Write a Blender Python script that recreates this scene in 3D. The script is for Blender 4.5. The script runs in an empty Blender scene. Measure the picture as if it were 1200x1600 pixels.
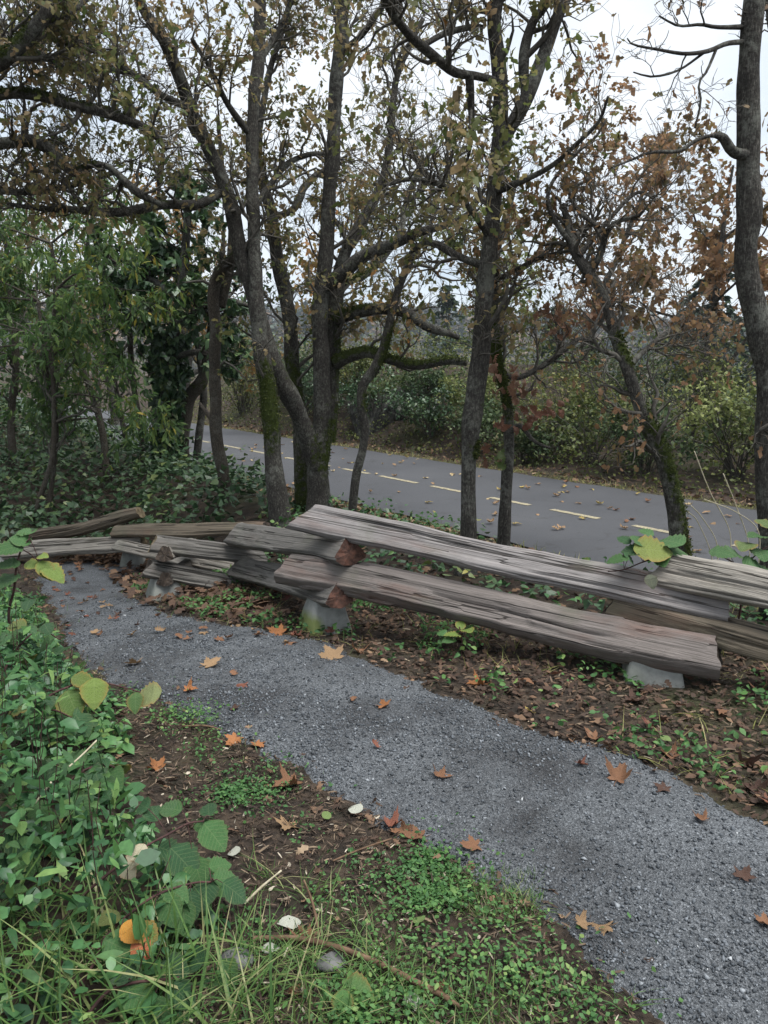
import bpy, math, numpy as np
from mathutils import Matrix, Vector

# ---------------------------------------------------------------- camera, sky, sun, exposure
scene = bpy.context.scene
COL = scene.collection
FPX, PITCH, EYE = 1209.0, math.radians(10.8), 1.6          # focal length in photo pixels, tilt, eye height
cam_d = bpy.data.cameras.new('camera'); cam = bpy.data.objects.new('camera', cam_d); COL.objects.link(cam)
cam.location = (0, 0, EYE); cam.rotation_euler = (math.pi/2 - PITCH, 0, 0)
cam_d.sensor_fit = 'VERTICAL'; cam_d.sensor_height = 24.0; cam_d.lens = 24.0*FPX/1600.0
cam_d.clip_start = 0.05; cam_d.clip_end = 6000
scene.camera = cam
cy = scene.cycles; cy.max_bounces = 5; cy.diffuse_bounces = 3; cy.glossy_bounces = 2; cy.transmission_bounces = 2; cy.transparent_max_bounces = 4
scene.render.resolution_x, scene.render.resolution_y = 768, 1024

SUN_EL, SUN_AZ = math.radians(70), math.radians(112)         # azimuth clockwise from +Y
world = bpy.data.worlds.new('World'); scene.world = world; world.use_nodes = True
wn, wl = world.node_tree.nodes, world.node_tree.links
wn.clear()
wo = wn.new('ShaderNodeOutputWorld'); bg = wn.new('ShaderNodeBackground'); bg.inputs['Strength'].default_value = 0.1
sky = wn.new('ShaderNodeTexSky'); sky.sky_type = 'NISHITA'; sky.sun_disc = False
sky.sun_elevation = SUN_EL; sky.sun_rotation = SUN_AZ
tc = wn.new('ShaderNodeTexCoord'); mp = wn.new('ShaderNodeMapping'); mp.inputs['Scale'].default_value = (1.4, 1.4, 3.6)
nz = wn.new('ShaderNodeTexNoise'); nz.inputs['Scale'].default_value = 1.7; nz.inputs['Detail'].default_value = 6; nz.inputs['Roughness'].default_value = .5
cr = wn.new('ShaderNodeValToRGB')
cr.color_ramp.elements[0].position = .36; cr.color_ramp.elements[0].color = (.60, .695, .80, 1)
cr.color_ramp.elements[1].position = .60; cr.color_ramp.elements[1].color = (.93, .965, 1.0, 1)
sc = wn.new('ShaderNodeVectorMath'); sc.operation = 'SCALE'; sc.inputs['Scale'].default_value = 2.75
mx = wn.new('ShaderNodeMix'); mx.data_type = 'RGBA'; mx.inputs['Factor'].default_value = .95
wl.new(tc.outputs['Generated'], mp.inputs['Vector']); wl.new(mp.outputs['Vector'], nz.inputs['Vector'])
wl.new(nz.outputs['Fac'], cr.inputs['Fac']); wl.new(cr.outputs['Color'], sc.inputs[0])
wl.new(sky.outputs['Color'], mx.inputs['A']); wl.new(sc.outputs['Vector'], mx.inputs['B'])
wl.new(mx.outputs['Result'], bg.inputs['Color']); wl.new(bg.outputs['Background'], wo.inputs['Surface'])

sun_d = bpy.data.lights.new('sun', 'SUN'); sun_d.energy = 1.5; sun_d.angle = math.radians(45); sun_d.color = (1, .985, .96)
sun = bpy.data.objects.new('sun', sun_d); COL.objects.link(sun)
sun.rotation_euler = (math.pi/2 - SUN_EL, 0, math.pi - SUN_AZ)
vs = scene.view_settings; vs.view_transform = 'Standard'; vs.look = 'None'; vs.exposure = 2.05; vs.gamma = 1.0
vs.use_curve_mapping = False

# ---------------------------------------------------------------- helpers
R0 = np.random.default_rng
def ss(a, b, x):
    t = np.clip((np.asarray(x, float)-a)/(b-a), 0, 1); return t*t*(3-2*t)
def _h(ix, iy, seed):
    n = (ix.astype(np.int64)*374761393 + iy.astype(np.int64)*668265263 + seed*1442695041) & 0xffffffff
    n = ((n ^ (n >> 13))*1274126177) & 0xffffffff
    return ((n ^ (n >> 16)) & 0xffff)/65535.0
def vn(x, y, seed=0):                                       # value noise 0..1
    x = np.asarray(x, float); y = np.asarray(y, float)
    ix, iy = np.floor(x), np.floor(y); fx, fy = x-ix, y-iy
    fx = fx*fx*(3-2*fx); fy = fy*fy*(3-2*fy); ix = ix.astype(np.int64); iy = iy.astype(np.int64)
    a, b, c, d = _h(ix, iy, seed), _h(ix+1, iy, seed), _h(ix, iy+1, seed), _h(ix+1, iy+1, seed)
    return (a*(1-fx)+b*fx)*(1-fy)+(c*(1-fx)+d*fx)*fy
def fbm(x, y, seed=0, o=4):
    s = 0; a = .5
    for k in range(o): s = s+a*vn(np.asarray(x)*2**k, np.asarray(y)*2**k, seed+k*17); a *= .5
    return s
def nrm(v): return v/np.maximum(np.linalg.norm(v, axis=-1, keepdims=True), 1e-9)
CP, SP = math.cos(PITCH), math.sin(PITCH)
def ray(px, py):
    xc, yc = (px-600)/FPX, (800-py)/FPX
    return np.array([xc, CP+yc*SP, -SP+yc*CP])/(CP+yc*SP)
def at(px, py, d): return np.array([0, 0, EYE])+ray(px, py)*d     # a point d metres ahead in the place

ROADD = np.array([-.59, .81]); RN = np.array([.81, .59])    # the trail's direction and its normal
def road_q(x, y): return RN[0]*x+RN[1]*y
def road_t(x, y): return ROADD[0]*x+ROADD[1]*y
def terrain(x, y):
    x = np.asarray(x, float); y = np.asarray(y, float)
    q, t = road_q(x, y), road_t(x, y)
    u = (-x-.2)*.5+(y-4.6)*.3
    z = -.45*ss(0, 2.2, u)*(1-ss(2.9, 3.8, q))*(1-ss(9, 12, y))
    z = z+.10*np.maximum(y-11.5, 0)*(1-ss(3.6, 4.8, q))*(1-ss(30, 60, y))
    z = z+(.25+1.35*ss(8.5, 12.5, t)-.5*ss(16, 24, t))*ss(8.7, 11.6, q)*(1-ss(13, 24, q))
    z = z-11.0*ss(14, 46, q)
    edge = ss(4.2, 4.9, q)*(1-ss(8.4, 8.8, q))
    z = z-.035*ss(4.95, 5.1, q)*(1-ss(8.2, 8.36, q))
    return z+(fbm(x*1.3, y*1.3, 3)-.47)*.10*(1-edge)*ss(1.0, 2.5, np.hypot(x, y)+.8)
def ground(px, py):
    r = ray(px, py); d = 1.0; prev = d
    while d < 200:
        p = np.array([0, 0, EYE])+r*d
        if p[2] < float(terrain(p[0], p[1])):
            a, b = prev, d
            for _ in range(20):
                m = (a+b)/2; p = np.array([0, 0, EYE])+r*m
                if p[2] < float(terrain(p[0], p[1])): b = m
                else: a = m
            return np.array([0, 0, EYE])+r*b
        prev = d; d *= 1.03
    return np.array([0, 0, EYE])+r*200

def mesh_data(name, V, F, mat, attrs=None, smooth=False):
    V = np.ascontiguousarray(V, np.float32).reshape(-1, 3)
    Fs = [np.asarray(f) for f in (F if isinstance(F, (list, tuple)) else [F]) if len(f)]
    m = bpy.data.meshes.new(name)
    m.vertices.add(len(V)); m.vertices.foreach_set('co', V.ravel())
    loops = np.concatenate([f.ravel() for f in Fs]).astype(np.int32)
    tot = np.concatenate([np.full(len(f), f.shape[1]) for f in Fs])
    st = np.concatenate([[0], np.cumsum(tot)[:-1]]).astype(np.int32)
    m.loops.add(len(loops)); m.loops.foreach_set('vertex_index', loops)
    m.polygons.add(len(tot)); m.polygons.foreach_set('loop_start', st)
    if smooth: m.polygons.foreach_set('use_smooth', np.ones(len(tot), bool))
    for k, a in (attrs or {}).items():
        at_ = m.attributes.new(k, 'FLOAT', 'POINT'); at_.data.foreach_set('value', np.ascontiguousarray(a, np.float32).ravel())
    m.update(calc_edges=True); m.validate()
    if mat: m.materials.append(mat)
    return m
def put(name, data, parent=None, loc=None, label=None, cat=None, group=None, kind=None):
    o = bpy.data.objects.new(name, data); COL.objects.link(o)
    if loc is not None: o.location = tuple(float(c) for c in loc)
    if parent is not None: o.parent = parent
    if label: o['label'] = label
    if cat: o['category'] = cat
    if group: o['group'] = group
    if kind: o['kind'] = kind
    return o
def obj(name, V, F, mat, parent=None, attrs=None, smooth=False, **kw):
    V = np.asarray(V, float).reshape(-1, 3)
    if parent is not None: V = V-np.array(parent['_o'])
    return put(name, mesh_data(name, V, F, mat, attrs, smooth), parent, **kw)
def thing(name, loc, label, cat, group=None):
    o = put(name, None, None, loc, label, cat, group); o.empty_display_size = .1
    o['_o'] = [float(c) for c in loc]; return o

# ---------------------------------------------------------------- materials
def mat_new(name):
    m = bpy.data.materials.new(name); m.use_nodes = True; nt = m.node_tree
    b = nt.nodes['Principled BSDF']; b.inputs['Roughness'].default_value = .85; b.inputs['Specular IOR Level'].default_value = .25
    return m, nt, b
def nd(nt, t, **kw):
    n = nt.nodes.new(t)
    for k, v in kw.items():
        if k in n.inputs: n.inputs[k].default_value = v
        else: setattr(n, k, v)
    return n
def ramp(nt, fac, stops, interp='LINEAR'):
    r = nt.nodes.new('ShaderNodeValToRGB'); cr_ = r.color_ramp; cr_.interpolation = interp
    while len(cr_.elements) < len(stops): cr_.elements.new(.5)
    for e, (p, c) in zip(cr_.elements, stops): e.position = p; e.color = (*c, 1)
    nt.links.new(fac, r.inputs['Fac']); return r.outputs['Color']
def coords(nt, scale=(1, 1, 1), which='Object'):
    t = nt.nodes.new('ShaderNodeTexCoord'); m = nt.nodes.new('ShaderNodeMapping'); m.inputs['Scale'].default_value = scale
    nt.links.new(t.outputs[which], m.inputs['Vector']); return m.outputs['Vector']
def noise(nt, vec, scale, detail=4, rough=.55):
    n = nd(nt, 'ShaderNodeTexNoise', Scale=scale, Detail=detail, Roughness=rough); nt.links.new(vec, n.inputs['Vector']); return n.outputs['Fac']
def voro(nt, vec, scale, feature='F1'):
    n = nd(nt, 'ShaderNodeTexVoronoi', Scale=scale); n.feature = feature; nt.links.new(vec, n.inputs['Vector']); return n
def mix(nt, fac, a, b, mode='MIX'):
    m = nt.nodes.new('ShaderNodeMix'); m.data_type = 'RGBA'; m.blend_type = mode
    for s, v in (('Factor', fac), ('A', a), ('B', b)):
        if isinstance(v, (int, float)): m.inputs[s].default_value = v
        elif isinstance(v, tuple): m.inputs[s].default_value = (*v, 1)
        else: nt.links.new(v, m.inputs[s])
    return m.outputs['Result']
def math_(nt, op, a, b=0.0, clamp=False):
    m = nt.nodes.new('ShaderNodeMath'); m.operation = op; m.use_clamp = clamp
    for i, v in enumerate((a, b)):
        if isinstance(v, (int, float)): m.inputs[i].default_value = v
        else: nt.links.new(v, m.inputs[i])
    return m.outputs[0]
def bump(nt, b, h, strength=.5, dist=.01):
    n = nd(nt, 'ShaderNodeBump', Strength=strength, Distance=dist); nt.links.new(h, n.inputs['Height']); nt.links.new(n.outputs['Normal'], b.inputs['Normal'])
def attr(nt, name):
    a = nt.nodes.new('ShaderNodeAttribute'); a.attribute_name = name; return a.outputs['Fac']

def leaf_mat(name, stops, trans=.3, rough=.6, spec=.3):
    """leaf colours picked per leaf by the point attribute rnd; thin leaves let some light through"""
    m, nt, b = mat_new(name); L = nt.links
    c = ramp(nt, attr(nt, 'rnd'), stops)
    c = mix(nt, .45, c, ramp(nt, noise(nt, coords(nt), 60, 2), [(.3, (.55, .5, .45)), (.7, (1.25, 1.2, 1.1))]), 'MULTIPLY')
    L.new(c, b.inputs['Base Color']); b.inputs['Roughness'].default_value = rough; b.inputs['Specular IOR Level'].default_value = spec
    t = nt.nodes.new('ShaderNodeBsdfTranslucent'); L.new(c, t.inputs['Color'])
    ms = nt.nodes.new('ShaderNodeMixShader'); ms.inputs[0].default_value = trans
    L.new(b.outputs[0], ms.inputs[1]); L.new(t.outputs[0], ms.inputs[2]); L.new(ms.outputs[0], nt.nodes['Material Output'].inputs['Surface'])
    return m
def tinted_leaf(name, trans, rough, edge=None):
    """a single leaf: colour from the object's own colour, veined and blotched"""
    m, nt, b = mat_new(name); L = nt.links
    oi = nt.nodes.new('ShaderNodeObjectInfo'); v = coords(nt)
    c = mix(nt, 1.0, oi.outputs['Color'], ramp(nt, noise(nt, v, 45, 5, .65), [(.28, (.42, .38, .34)), (.5, (.95, .95, .95)), (.72, (1.25, 1.2, 1.1))]), 'MULTIPLY')
    if edge:
        sx = nt.nodes.new('ShaderNodeSeparateXYZ'); nt.links.new(v, sx.inputs[0]); ay = math_(nt, 'ABSOLUTE', sx.outputs['Y'])
        vv = math_(nt, 'SINE', math_(nt, 'MULTIPLY', math_(nt, 'SUBTRACT', sx.outputs['X'], math_(nt, 'MULTIPLY', ay, .75)), 52.0))
        vl = math_(nt, 'MAXIMUM', math_(nt, 'GREATER_THAN', vv, .86), math_(nt, 'LESS_THAN', ay, .014))
        c = mix(nt, math_(nt, 'MULTIPLY', vl, .28), c, mix(nt, .5, c, (.30, .34, .16)))
        c = mix(nt, math_(nt, 'MULTIPLY', math_(nt, 'MULTIPLY', math_(nt, 'POWER', attr(nt, 'rim'), 6.0), noise(nt, v, 20, 2)), oi.outputs['Alpha']), c, edge)
    w = nd(nt, 'ShaderNodeTexWave', Scale=42.0, Distortion=.6); w.bands_direction = 'X'; nt.links.new(coords(nt), w.inputs['Vector'])
    L.new(c, b.inputs['Base Color']); b.inputs['Roughness'].default_value = rough
    bump(nt, b, mix(nt, .6, noise(nt, v, 90, 3), w.outputs['Fac']), .5, .002)
    t = nt.nodes.new('ShaderNodeBsdfTranslucent'); L.new(c, t.inputs['Color'])
    ms = nt.nodes.new('ShaderNodeMixShader'); ms.inputs[0].default_value = trans
    L.new(b.outputs[0], ms.inputs[1]); L.new(t.outputs[0], ms.inputs[2]); L.new(ms.outputs[0], nt.nodes['Material Output'].inputs['Surface'])
    return m
def bark_mat(name, dark, light, lichen=.35, k=1.0):
    m, nt, b = mat_new(name); L = nt.links
    v = coords(nt, (1, 1, .13)); v1 = coords(nt)
    fur = noise(nt, v, 105*k, 3, .6); fur = math_(nt, 'MULTIPLY', math_(nt, 'ABSOLUTE', math_(nt, 'SUBTRACT', fur, .5)), 1.6)
    n1 = noise(nt, v1, 55*k, 4, .7)
    h = math_(nt, 'ADD', fur, math_(nt, 'MULTIPLY', n1, .8))
    c = ramp(nt, h, [(.42, tuple(x*.45 for x in dark)), (.62, dark), (.95, light)])
    c = mix(nt, .6, c, ramp(nt, noise(nt, v1, 7, 4, .6), [(.3, (.65, .65, .65)), (.7, (1.3, 1.28, 1.22))]), 'MULTIPLY')
    li = ramp(nt, math_(nt, 'MULTIPLY', noise(nt, v1, 26, 5, .75), noise(nt, v1, 4, 2)), [(.25, (0, 0, 0)), (.36, (1, 1, 1))])
    c = mix(nt, math_(nt, 'MULTIPLY', li, lichen), c, (.27, .28, .24))
    mo = attr(nt, 'moss')
    mf = ramp(nt, math_(nt, 'ADD', mo, math_(nt, 'MULTIPLY', math_(nt, 'SUBTRACT', noise(nt, v1, 18, 5, .7), .5), 1.3)), [(.42, (0, 0, 0)), (.58, (1, 1, 1))])
    mc = ramp(nt, noise(nt, v1, 45, 5, .7), [(.3, (.016, .023, .006)), (.6, (.045, .06, .014)), (.8, (.085, .10, .026))])
    L.new(mix(nt, mf, c, mc), b.inputs['Base Color']); b.inputs['Roughness'].default_value = .95; b.inputs['Specular IOR Level'].default_value = .1
    bump(nt, b, mix(nt, mf, h, noise(nt, v1, 110, 4, .8)), .9, .012)
    return m
def plain(name, stops, scale=8, rough=.9, bs=.4, bd=.005, detail=5, vscale=(1, 1, 1), spec=.2):
    m, nt, b = mat_new(name); v = coords(nt, vscale); n = noise(nt, v, scale, detail, .65)
    nt.links.new(ramp(nt, n, stops), b.inputs['Base Color']); b.inputs['Roughness'].default_value = rough; b.inputs['Specular IOR Level'].default_value = spec
    bump(nt, b, noise(nt, v, scale*5, 4, .7), bs, bd); return m

M = {}
M['oak_bark'] = bark_mat('oak_bark', (.078, .073, .066), (.22, .21, .19))
M['smooth_bark'] = bark_mat('smooth_bark', (.095, .082, .068), (.17, .15, .125), .2, 1.6)
M['twig'] = plain('twig_bark', [(.3, (.04, .036, .03)), (.7, (.125, .116, .10))], 30)
M['dark_twig'] = plain('dark_twig_bark', [(.3, (.025, .02, .017)), (.7, (.06, .05, .042))], 30)

def wood_mat(name, tint, rust=.3, dark=.5):
    m, nt, b = mat_new(name); L = nt.links
    vg = coords(nt, (.2, 26, 26)); v1 = coords(nt, (1.0, 3.0, 3.0)); vf = coords(nt, (1.6, 150, 150))
    g = noise(nt, vg, 2.2, 6, .65); f = noise(nt, vf, 1.5, 3, .6)
    c = ramp(nt, g, [(.28, tuple(x*.5 for x in tint)), (.44, tuple(x*.86 for x in tint)), (.60, tint), (.78, tuple(min(1, x*1.2) for x in tint))])
    c = mix(nt, .75, c, ramp(nt, f, [(.32, (.6, .59, .58)), (.5, (.95, .95, .95)), (.68, (1.18, 1.18, 1.18))]), 'MULTIPLY')
    ck = noise(nt, coords(nt, (.11, 8, 8)), 2.0, 2, .5); ck = ramp(nt, math_(nt, 'ABSOLUTE', math_(nt, 'SUBTRACT', ck, .5)), [(.003, (.12, .11, .10)), (.014, (1, 1, 1))])
    c = mix(nt, .9, c, ck, 'MULTIPLY')
    rs = ramp(nt, noise(nt, v1, 1.9, 4, .6), [(.52, (0, 0, 0)), (.72, (1, 1, 1))])
    c = mix(nt, math_(nt, 'MULTIPLY', rs, rust), c, mix(nt, g, (.045, .018, .012), (.19, .085, .055)))
    dk = ramp(nt, noise(nt, coords(nt, (1.3, 2, 2)), 2.7, 5, .7), [(.5, (0, 0, 0)), (.75, (1, 1, 1))])
    c = mix(nt, math_(nt, 'MULTIPLY', dk, dark), c, (.035, .032, .027))
    gr = ramp(nt, noise(nt, coords(nt), 3.1, 4, .6), [(.56, (0, 0, 0)), (.75, (1, 1, 1))])
    c = mix(nt, math_(nt, 'MULTIPLY', gr, .35), c, (.09, .10, .06))
    L.new(c, b.inputs['Base Color']); b.inputs['Roughness'].default_value = .8
    bump(nt, b, math_(nt, 'ADD', math_(nt, 'ADD', g, math_(nt, 'MULTIPLY', f, .5)), ck), .9, .008); return m
M['rail_purple'] = wood_mat('weathered_wood_violet', (.235, .217, .21), .4, .3)
M['rail_red'] = wood_mat('weathered_wood_russet', (.168, .146, .134), .5, .4)
M['rail_grey'] = wood_mat('weathered_wood_grey', (.145, .136, .124), .12, .45)
M['rail_pale'] = wood_mat('weathered_wood_pale', (.25, .23, .20), .15, .35)
M['rail_brown'] = wood_mat('weathered_wood_brown', (.14, .115, .085), .35, .4)
M['rail_dark'] = wood_mat('weathered_wood_dark', (.06, .053, .046), .1, .6)
def endgrain_mat(name, a, b_):
    m, nt, b = mat_new(name); v = coords(nt, (.4, 1, 1))
    n = noise(nt, v, 26, 6, .7); nt.links.new(ramp(nt, n, [(.3, tuple(x*.25 for x in a)), (.5, a), (.75, b_)]), b.inputs['Base Color'])
    bump(nt, b, n, .9, .012); return m
M['end_red'] = endgrain_mat('red_end_grain', (.05, .025, .018), (.125, .055, .037))
M['end_dark'] = endgrain_mat('dark_end_grain', (.035, .026, .02), (.08, .06, .045))
M['end_tan'] = endgrain_mat('tan_end_grain', (.13, .10, .06), (.24, .19, .12))

m, nt, b = mat_new('concrete'); v = coords(nt)
c = ramp(nt, noise(nt, v, 14, 6, .7), [(.3, (.15, .155, .145)), (.7, (.27, .275, .26))])
sep = nt.nodes.new('ShaderNodeSeparateXYZ'); nt.links.new(v, sep.inputs[0])
lo = math_(nt, 'MULTIPLY', math_(nt, 'SUBTRACT', .17, sep.outputs['Z']), 7.0, True)
sd = math_(nt, 'MULTIPLY', math_(nt, 'ADD', math_(nt, 'MULTIPLY', sep.outputs['X'], -9.0), .1), 1.0, True)
al = ramp(nt, math_(nt, 'MULTIPLY', math_(nt, 'MULTIPLY', lo, sd), math_(nt, 'ADD', noise(nt, v, 16, 4), .35)), [(.25, (0, 0, 0)), (.6, (1, 1, 1))])
oi_ = nt.nodes.new('ShaderNodeObjectInfo'); c = mix(nt, math_(nt, 'MULTIPLY', al, math_(nt, 'MULTIPLY', oi_.outputs['Alpha'], .85)), c, (.12, .15, .028)); nt.links.new(c, b.inputs['Base Color']); bump(nt, b, noise(nt, v, 90, 4, .7), .4, .004); M['concrete'] = m

m, nt, b = mat_new('leafy_soil'); v = coords(nt)
c = ramp(nt, noise(nt, v, 9, 7, .72), [(.28, (.012, .010, .008)), (.45, (.03, .023, .018)), (.58, (.06, .044, .031)), (.72, (.11, .083, .058))])
c = mix(nt, ramp(nt, noise(nt, v, .9, 5, .6), [(.5, (0, 0, 0)), (.68, (.75, .75, .75))]), c, ramp(nt, noise(nt, v, 40, 4, .7), [(.3, (.018, .024, .009)), (.7, (.06, .07, .024))]))
nt.links.new(c, b.inputs['Base Color']); b.inputs['Roughness'].default_value = .95; bump(nt, b, noise(nt, v, 45, 6, .75), 1.0, .02); M['soil'] = m

m, nt, b = mat_new('crushed_gravel'); v = coords(nt)
w1 = voro(nt, v, 150); w2 = voro(nt, v, 330)
c = mix(nt, .5, ramp(nt, w1.outputs['Color'], [(.1, (.034, .038, .042)), (.6, (.10, .108, .117)), (.9, (.23, .245, .26))]),
        ramp(nt, w2.outputs['Color'], [(.1, (.024, .027, .030)), (.65, (.095, .102, .110)), (.93, (.28, .295, .31))]))
pt = ramp(nt, noise(nt, v, 1.3, 6, .66), [(.36, (.36, .34, .33)), (.52, (.95, .95, .95)), (.66, (1.25, 1.25, 1.25))])
c = mix(nt, .9, c, pt, 'MULTIPLY')
nt.links.new(c, b.inputs['Base Color']); b.inputs['Roughness'].default_value = .75
bump(nt, b, math_(nt, 'ADD', w1.outputs['Distance'], math_(nt, 'MULTIPLY', w2.outputs['Distance'], .6)), .9, .008); M['gravel'] = m
m, nt, b = mat_new('gravel_stone'); v = coords(nt)
c = ramp(nt, attr(nt, 'rnd'), [(0, (.028, .032, .037)), (.4, (.075, .084, .094)), (.72, (.15, .163, .178)), (.90, (.24, .255, .27)), (1, (.5, .51, .51))])
nt.links.new(mix(nt, .5, c, ramp(nt, noise(nt, v, 120, 3), [(.3, (.7, .7, .7)), (.7, (1.2, 1.2, 1.2))]), 'MULTIPLY'), b.inputs['Base Color']); b.inputs['Roughness'].default_value = .7; M['stone'] = m

m, nt, b = mat_new('asphalt'); v = coords(nt)
c = ramp(nt, noise(nt, v, 160, 3, .7), [(.3, (.036, .037, .041)), (.7, (.074, .076, .083))])
c = mix(nt, .7, c, ramp(nt, noise(nt, v, .7, 5, .6), [(.3, (.75, .75, .76)), (.7, (1.15, 1.14, 1.12))]), 'MULTIPLY')
wv = nd(nt, 'ShaderNodeVectorMath', operation='ADD'); nc = nd(nt, 'ShaderNodeTexNoise', Scale=2.2, Detail=4); nt.links.new(v, nc.inputs['Vector']); nt.links.new(v, wv.inputs[0]); nt.links.new(nc.outputs['Color'], wv.inputs[1])
cr1 = voro(nt, wv.outputs[0], .55, 'DISTANCE_TO_EDGE').outputs['Distance']; c = mix(nt, math_(nt, 'MULTIPLY', math_(nt, 'LESS_THAN', cr1, .006), .55), c, (.03, .03, .03))
nt.links.new(c, b.inputs['Base Color']); b.inputs['Roughness'].default_value = .62; bump(nt, b, noise(nt, v, 220, 3), .4, .004); M['asphalt'] = m
m, nt, b = mat_new('worn_lane_paint'); v = coords(nt)
c = mix(nt, ramp(nt, noise(nt, v, 40, 5, .7), [(.47, (0, 0, 0)), (.62, (.9, .9, .9))]), (.29, .255, .165), (.08, .08, .08)); nt.links.new(c, b.inputs['Base Color']); M['paint'] = m
M['rock'] = bark_mat('mossy_rock', (.07, .069, .065), (.15, .146, .138), .35, .16)
m, nt, b = mat_new('sea_water'); b.inputs['Base Color'].default_value = (.05, .075, .085, 1); b.inputs['Roughness'].default_value = .12; b.inputs['Specular IOR Level'].default_value = .6
bump(nt, b, noise(nt, coords(nt), .8, 4), .35, .15); M['water'] = m
M['hill'] = plain('far_wooded_hill', [(.3, (.03, .035, .022)), (.6, (.075, .06, .04))], .06, .95, .3, .5)

O = lambda *s: list(s)
M['oak_leaf'] = leaf_mat('oak_leaves_olive_and_tan', [(0, (0.065, 0.105, 0.034)), (.3, (0.130, 0.154, 0.053)), (.5, (0.194, 0.171, 0.074)), (.7, (0.248, 0.193, 0.105)), (.88, (0.313, 0.231, 0.142)), (1, (0.389, 0.198, 0.063))], .52)
M['oak_brown'] = leaf_mat('oak_leaves_russet', [(0, (.08, .085, .035)), (.25, (.15, .115, .05)), (.5, (.21, .13, .072)), (.8, (.28, .165, .095)), (1, (.36, .24, .12))], .52)
M['oak_red'] = leaf_mat('oak_leaves_red_brown', [(0, (.10, .042, .025)), (.5, (.19, .078, .045)), (1, (.27, .14, .085))], .3)
M['oak_gold'] = leaf_mat('oak_leaves_gold_brown', [(0, (.075, .085, .03)), (.3, (.17, .14, .045)), (.6, (.26, .16, .055)), (1, (.36, .18, .07))], .48)
M['willow_leaf'] = leaf_mat('understory_leaves_green_yellow', [(0, (0.036, 0.075, 0.029)), (.4, (0.074, 0.144, 0.046)), (.72, (0.144, 0.218, 0.061)), (.88, (0.288, 0.287, 0.055)), (1, (0.480, 0.368, 0.066))], .48)
M['ivy'] = leaf_mat('ivy_leaves_dark', [(0, (.015, .036, .018)), (.5, (.037, .082, .036)), (.85, (.072, .13, .05)), (1, (.15, .19, .06))], .15, .40, .45)
M['shrub_leaf'] = leaf_mat('low_cover_leaves_green', [(0, (.018, .055, .026)), (.35, (.042, .12, .048)), (.7, (.08, .19, .065)), (.9, (.15, .28, .085)), (.97, (.24, .32, .09)), (1, (.34, .30, .08))], .28, .42, .4)
M['clover'] = leaf_mat('clover_leaves', [(0, (.025, .075, .026)), (.5, (.055, .14, .045)), (.85, (.10, .21, .06)), (1, (.19, .28, .09))], .3, .6)
M['grass'] = leaf_mat('grass_blades', [(0, (0.039, 0.096, 0.026)), (.5, (0.083, 0.162, 0.042)), (.8, (0.143, 0.204, 0.065)), (1, (0.330, 0.312, 0.169))], .3, .5)
M['dry_grass'] = leaf_mat('dry_grass_blades', [(0, (0.108, 0.135, 0.033)), (.5, (0.204, 0.216, 0.066)), (1, (0.360, 0.338, 0.154))], .3, .6)
M['brush'] = leaf_mat('bank_brush_leaves', [(0, (0.033, 0.055, 0.019)), (.4, (0.081, 0.109, 0.032)), (.75, (0.163, 0.182, 0.056)), (1, (0.244, 0.200, 0.073))], .3)
M['brush_dark'] = leaf_mat('bank_brush_dark_leaves', [(0, (0.025, 0.047, 0.022)), (.5, (0.055, 0.095, 0.037)), (.85, (0.109, 0.137, 0.059)), (1, (0.172, 0.137, 0.067))], .25)
M['brush_lime'] = leaf_mat('bank_brush_pale_leaves', [(0, (0.060, 0.090, 0.028)), (.5, (0.150, 0.187, 0.059)), (1, (0.270, 0.293, 0.109))], .3)
M['conifer'] = leaf_mat('conifer_needles', [(0, (0.013, 0.031, 0.021)), (.6, (0.034, 0.062, 0.039)), (1, (0.065, 0.098, 0.053))], .1)
M['litter'] = leaf_mat('fallen_leaf_litter', [(0, (.03, .02, .015)), (.4, (.072, .044, .031)), (.7, (.125, .075, .048)), (.9, (.20, .125, .076)), (1, (.28, .21, .14))], .15, .75)
M['chips'] = leaf_mat('wood_chips_and_twigs', [(0, (.018, .013, .010)), (.5, (.052, .036, .026)), (.85, (.11, .078, .055)), (.95, (.19, .145, .10)), (1, (.42, .38, .31))], .0, .85)
M['moss'] = leaf_mat('moss_tufts', [(0, (.018, .026, .006)), (.6, (.045, .062, .014)), (1, (.095, .11, .03))], .2, .9)
M['far_green'] = leaf_mat('far_trees', [(0, (.02, .04, .03)), (.55, (.04, .06, .036)), (.75, (.11, .085, .055)), (1, (.18, .11, .065))], .1)
M['pebble'] = plain('field_stone', [(.3, (.05, .05, .05)), (.7, (.16, .16, .155))], 14)
M['fallen'] = tinted_leaf('fallen_leaf', .12, .7)
M['leaf1'] = tinted_leaf('bramble_leaf', .25, .5, (.35, .16, .05))
M['cane'] = plain('bramble_cane', [(.3, (.03, .016, .016)), (.7, (.085, .045, .04))], 30)
M['dead_stick'] = plain('dead_stick', [(.3, (.06, .035, .022)), (.7, (.17, .11, .07))], 25, .9, .5, .004, 5, (1, 1, 1))
M['straw'] = plain('dry_stalk', [(.3, (.30, .26, .17)), (.7, (.46, .42, .32))], 30)
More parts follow.
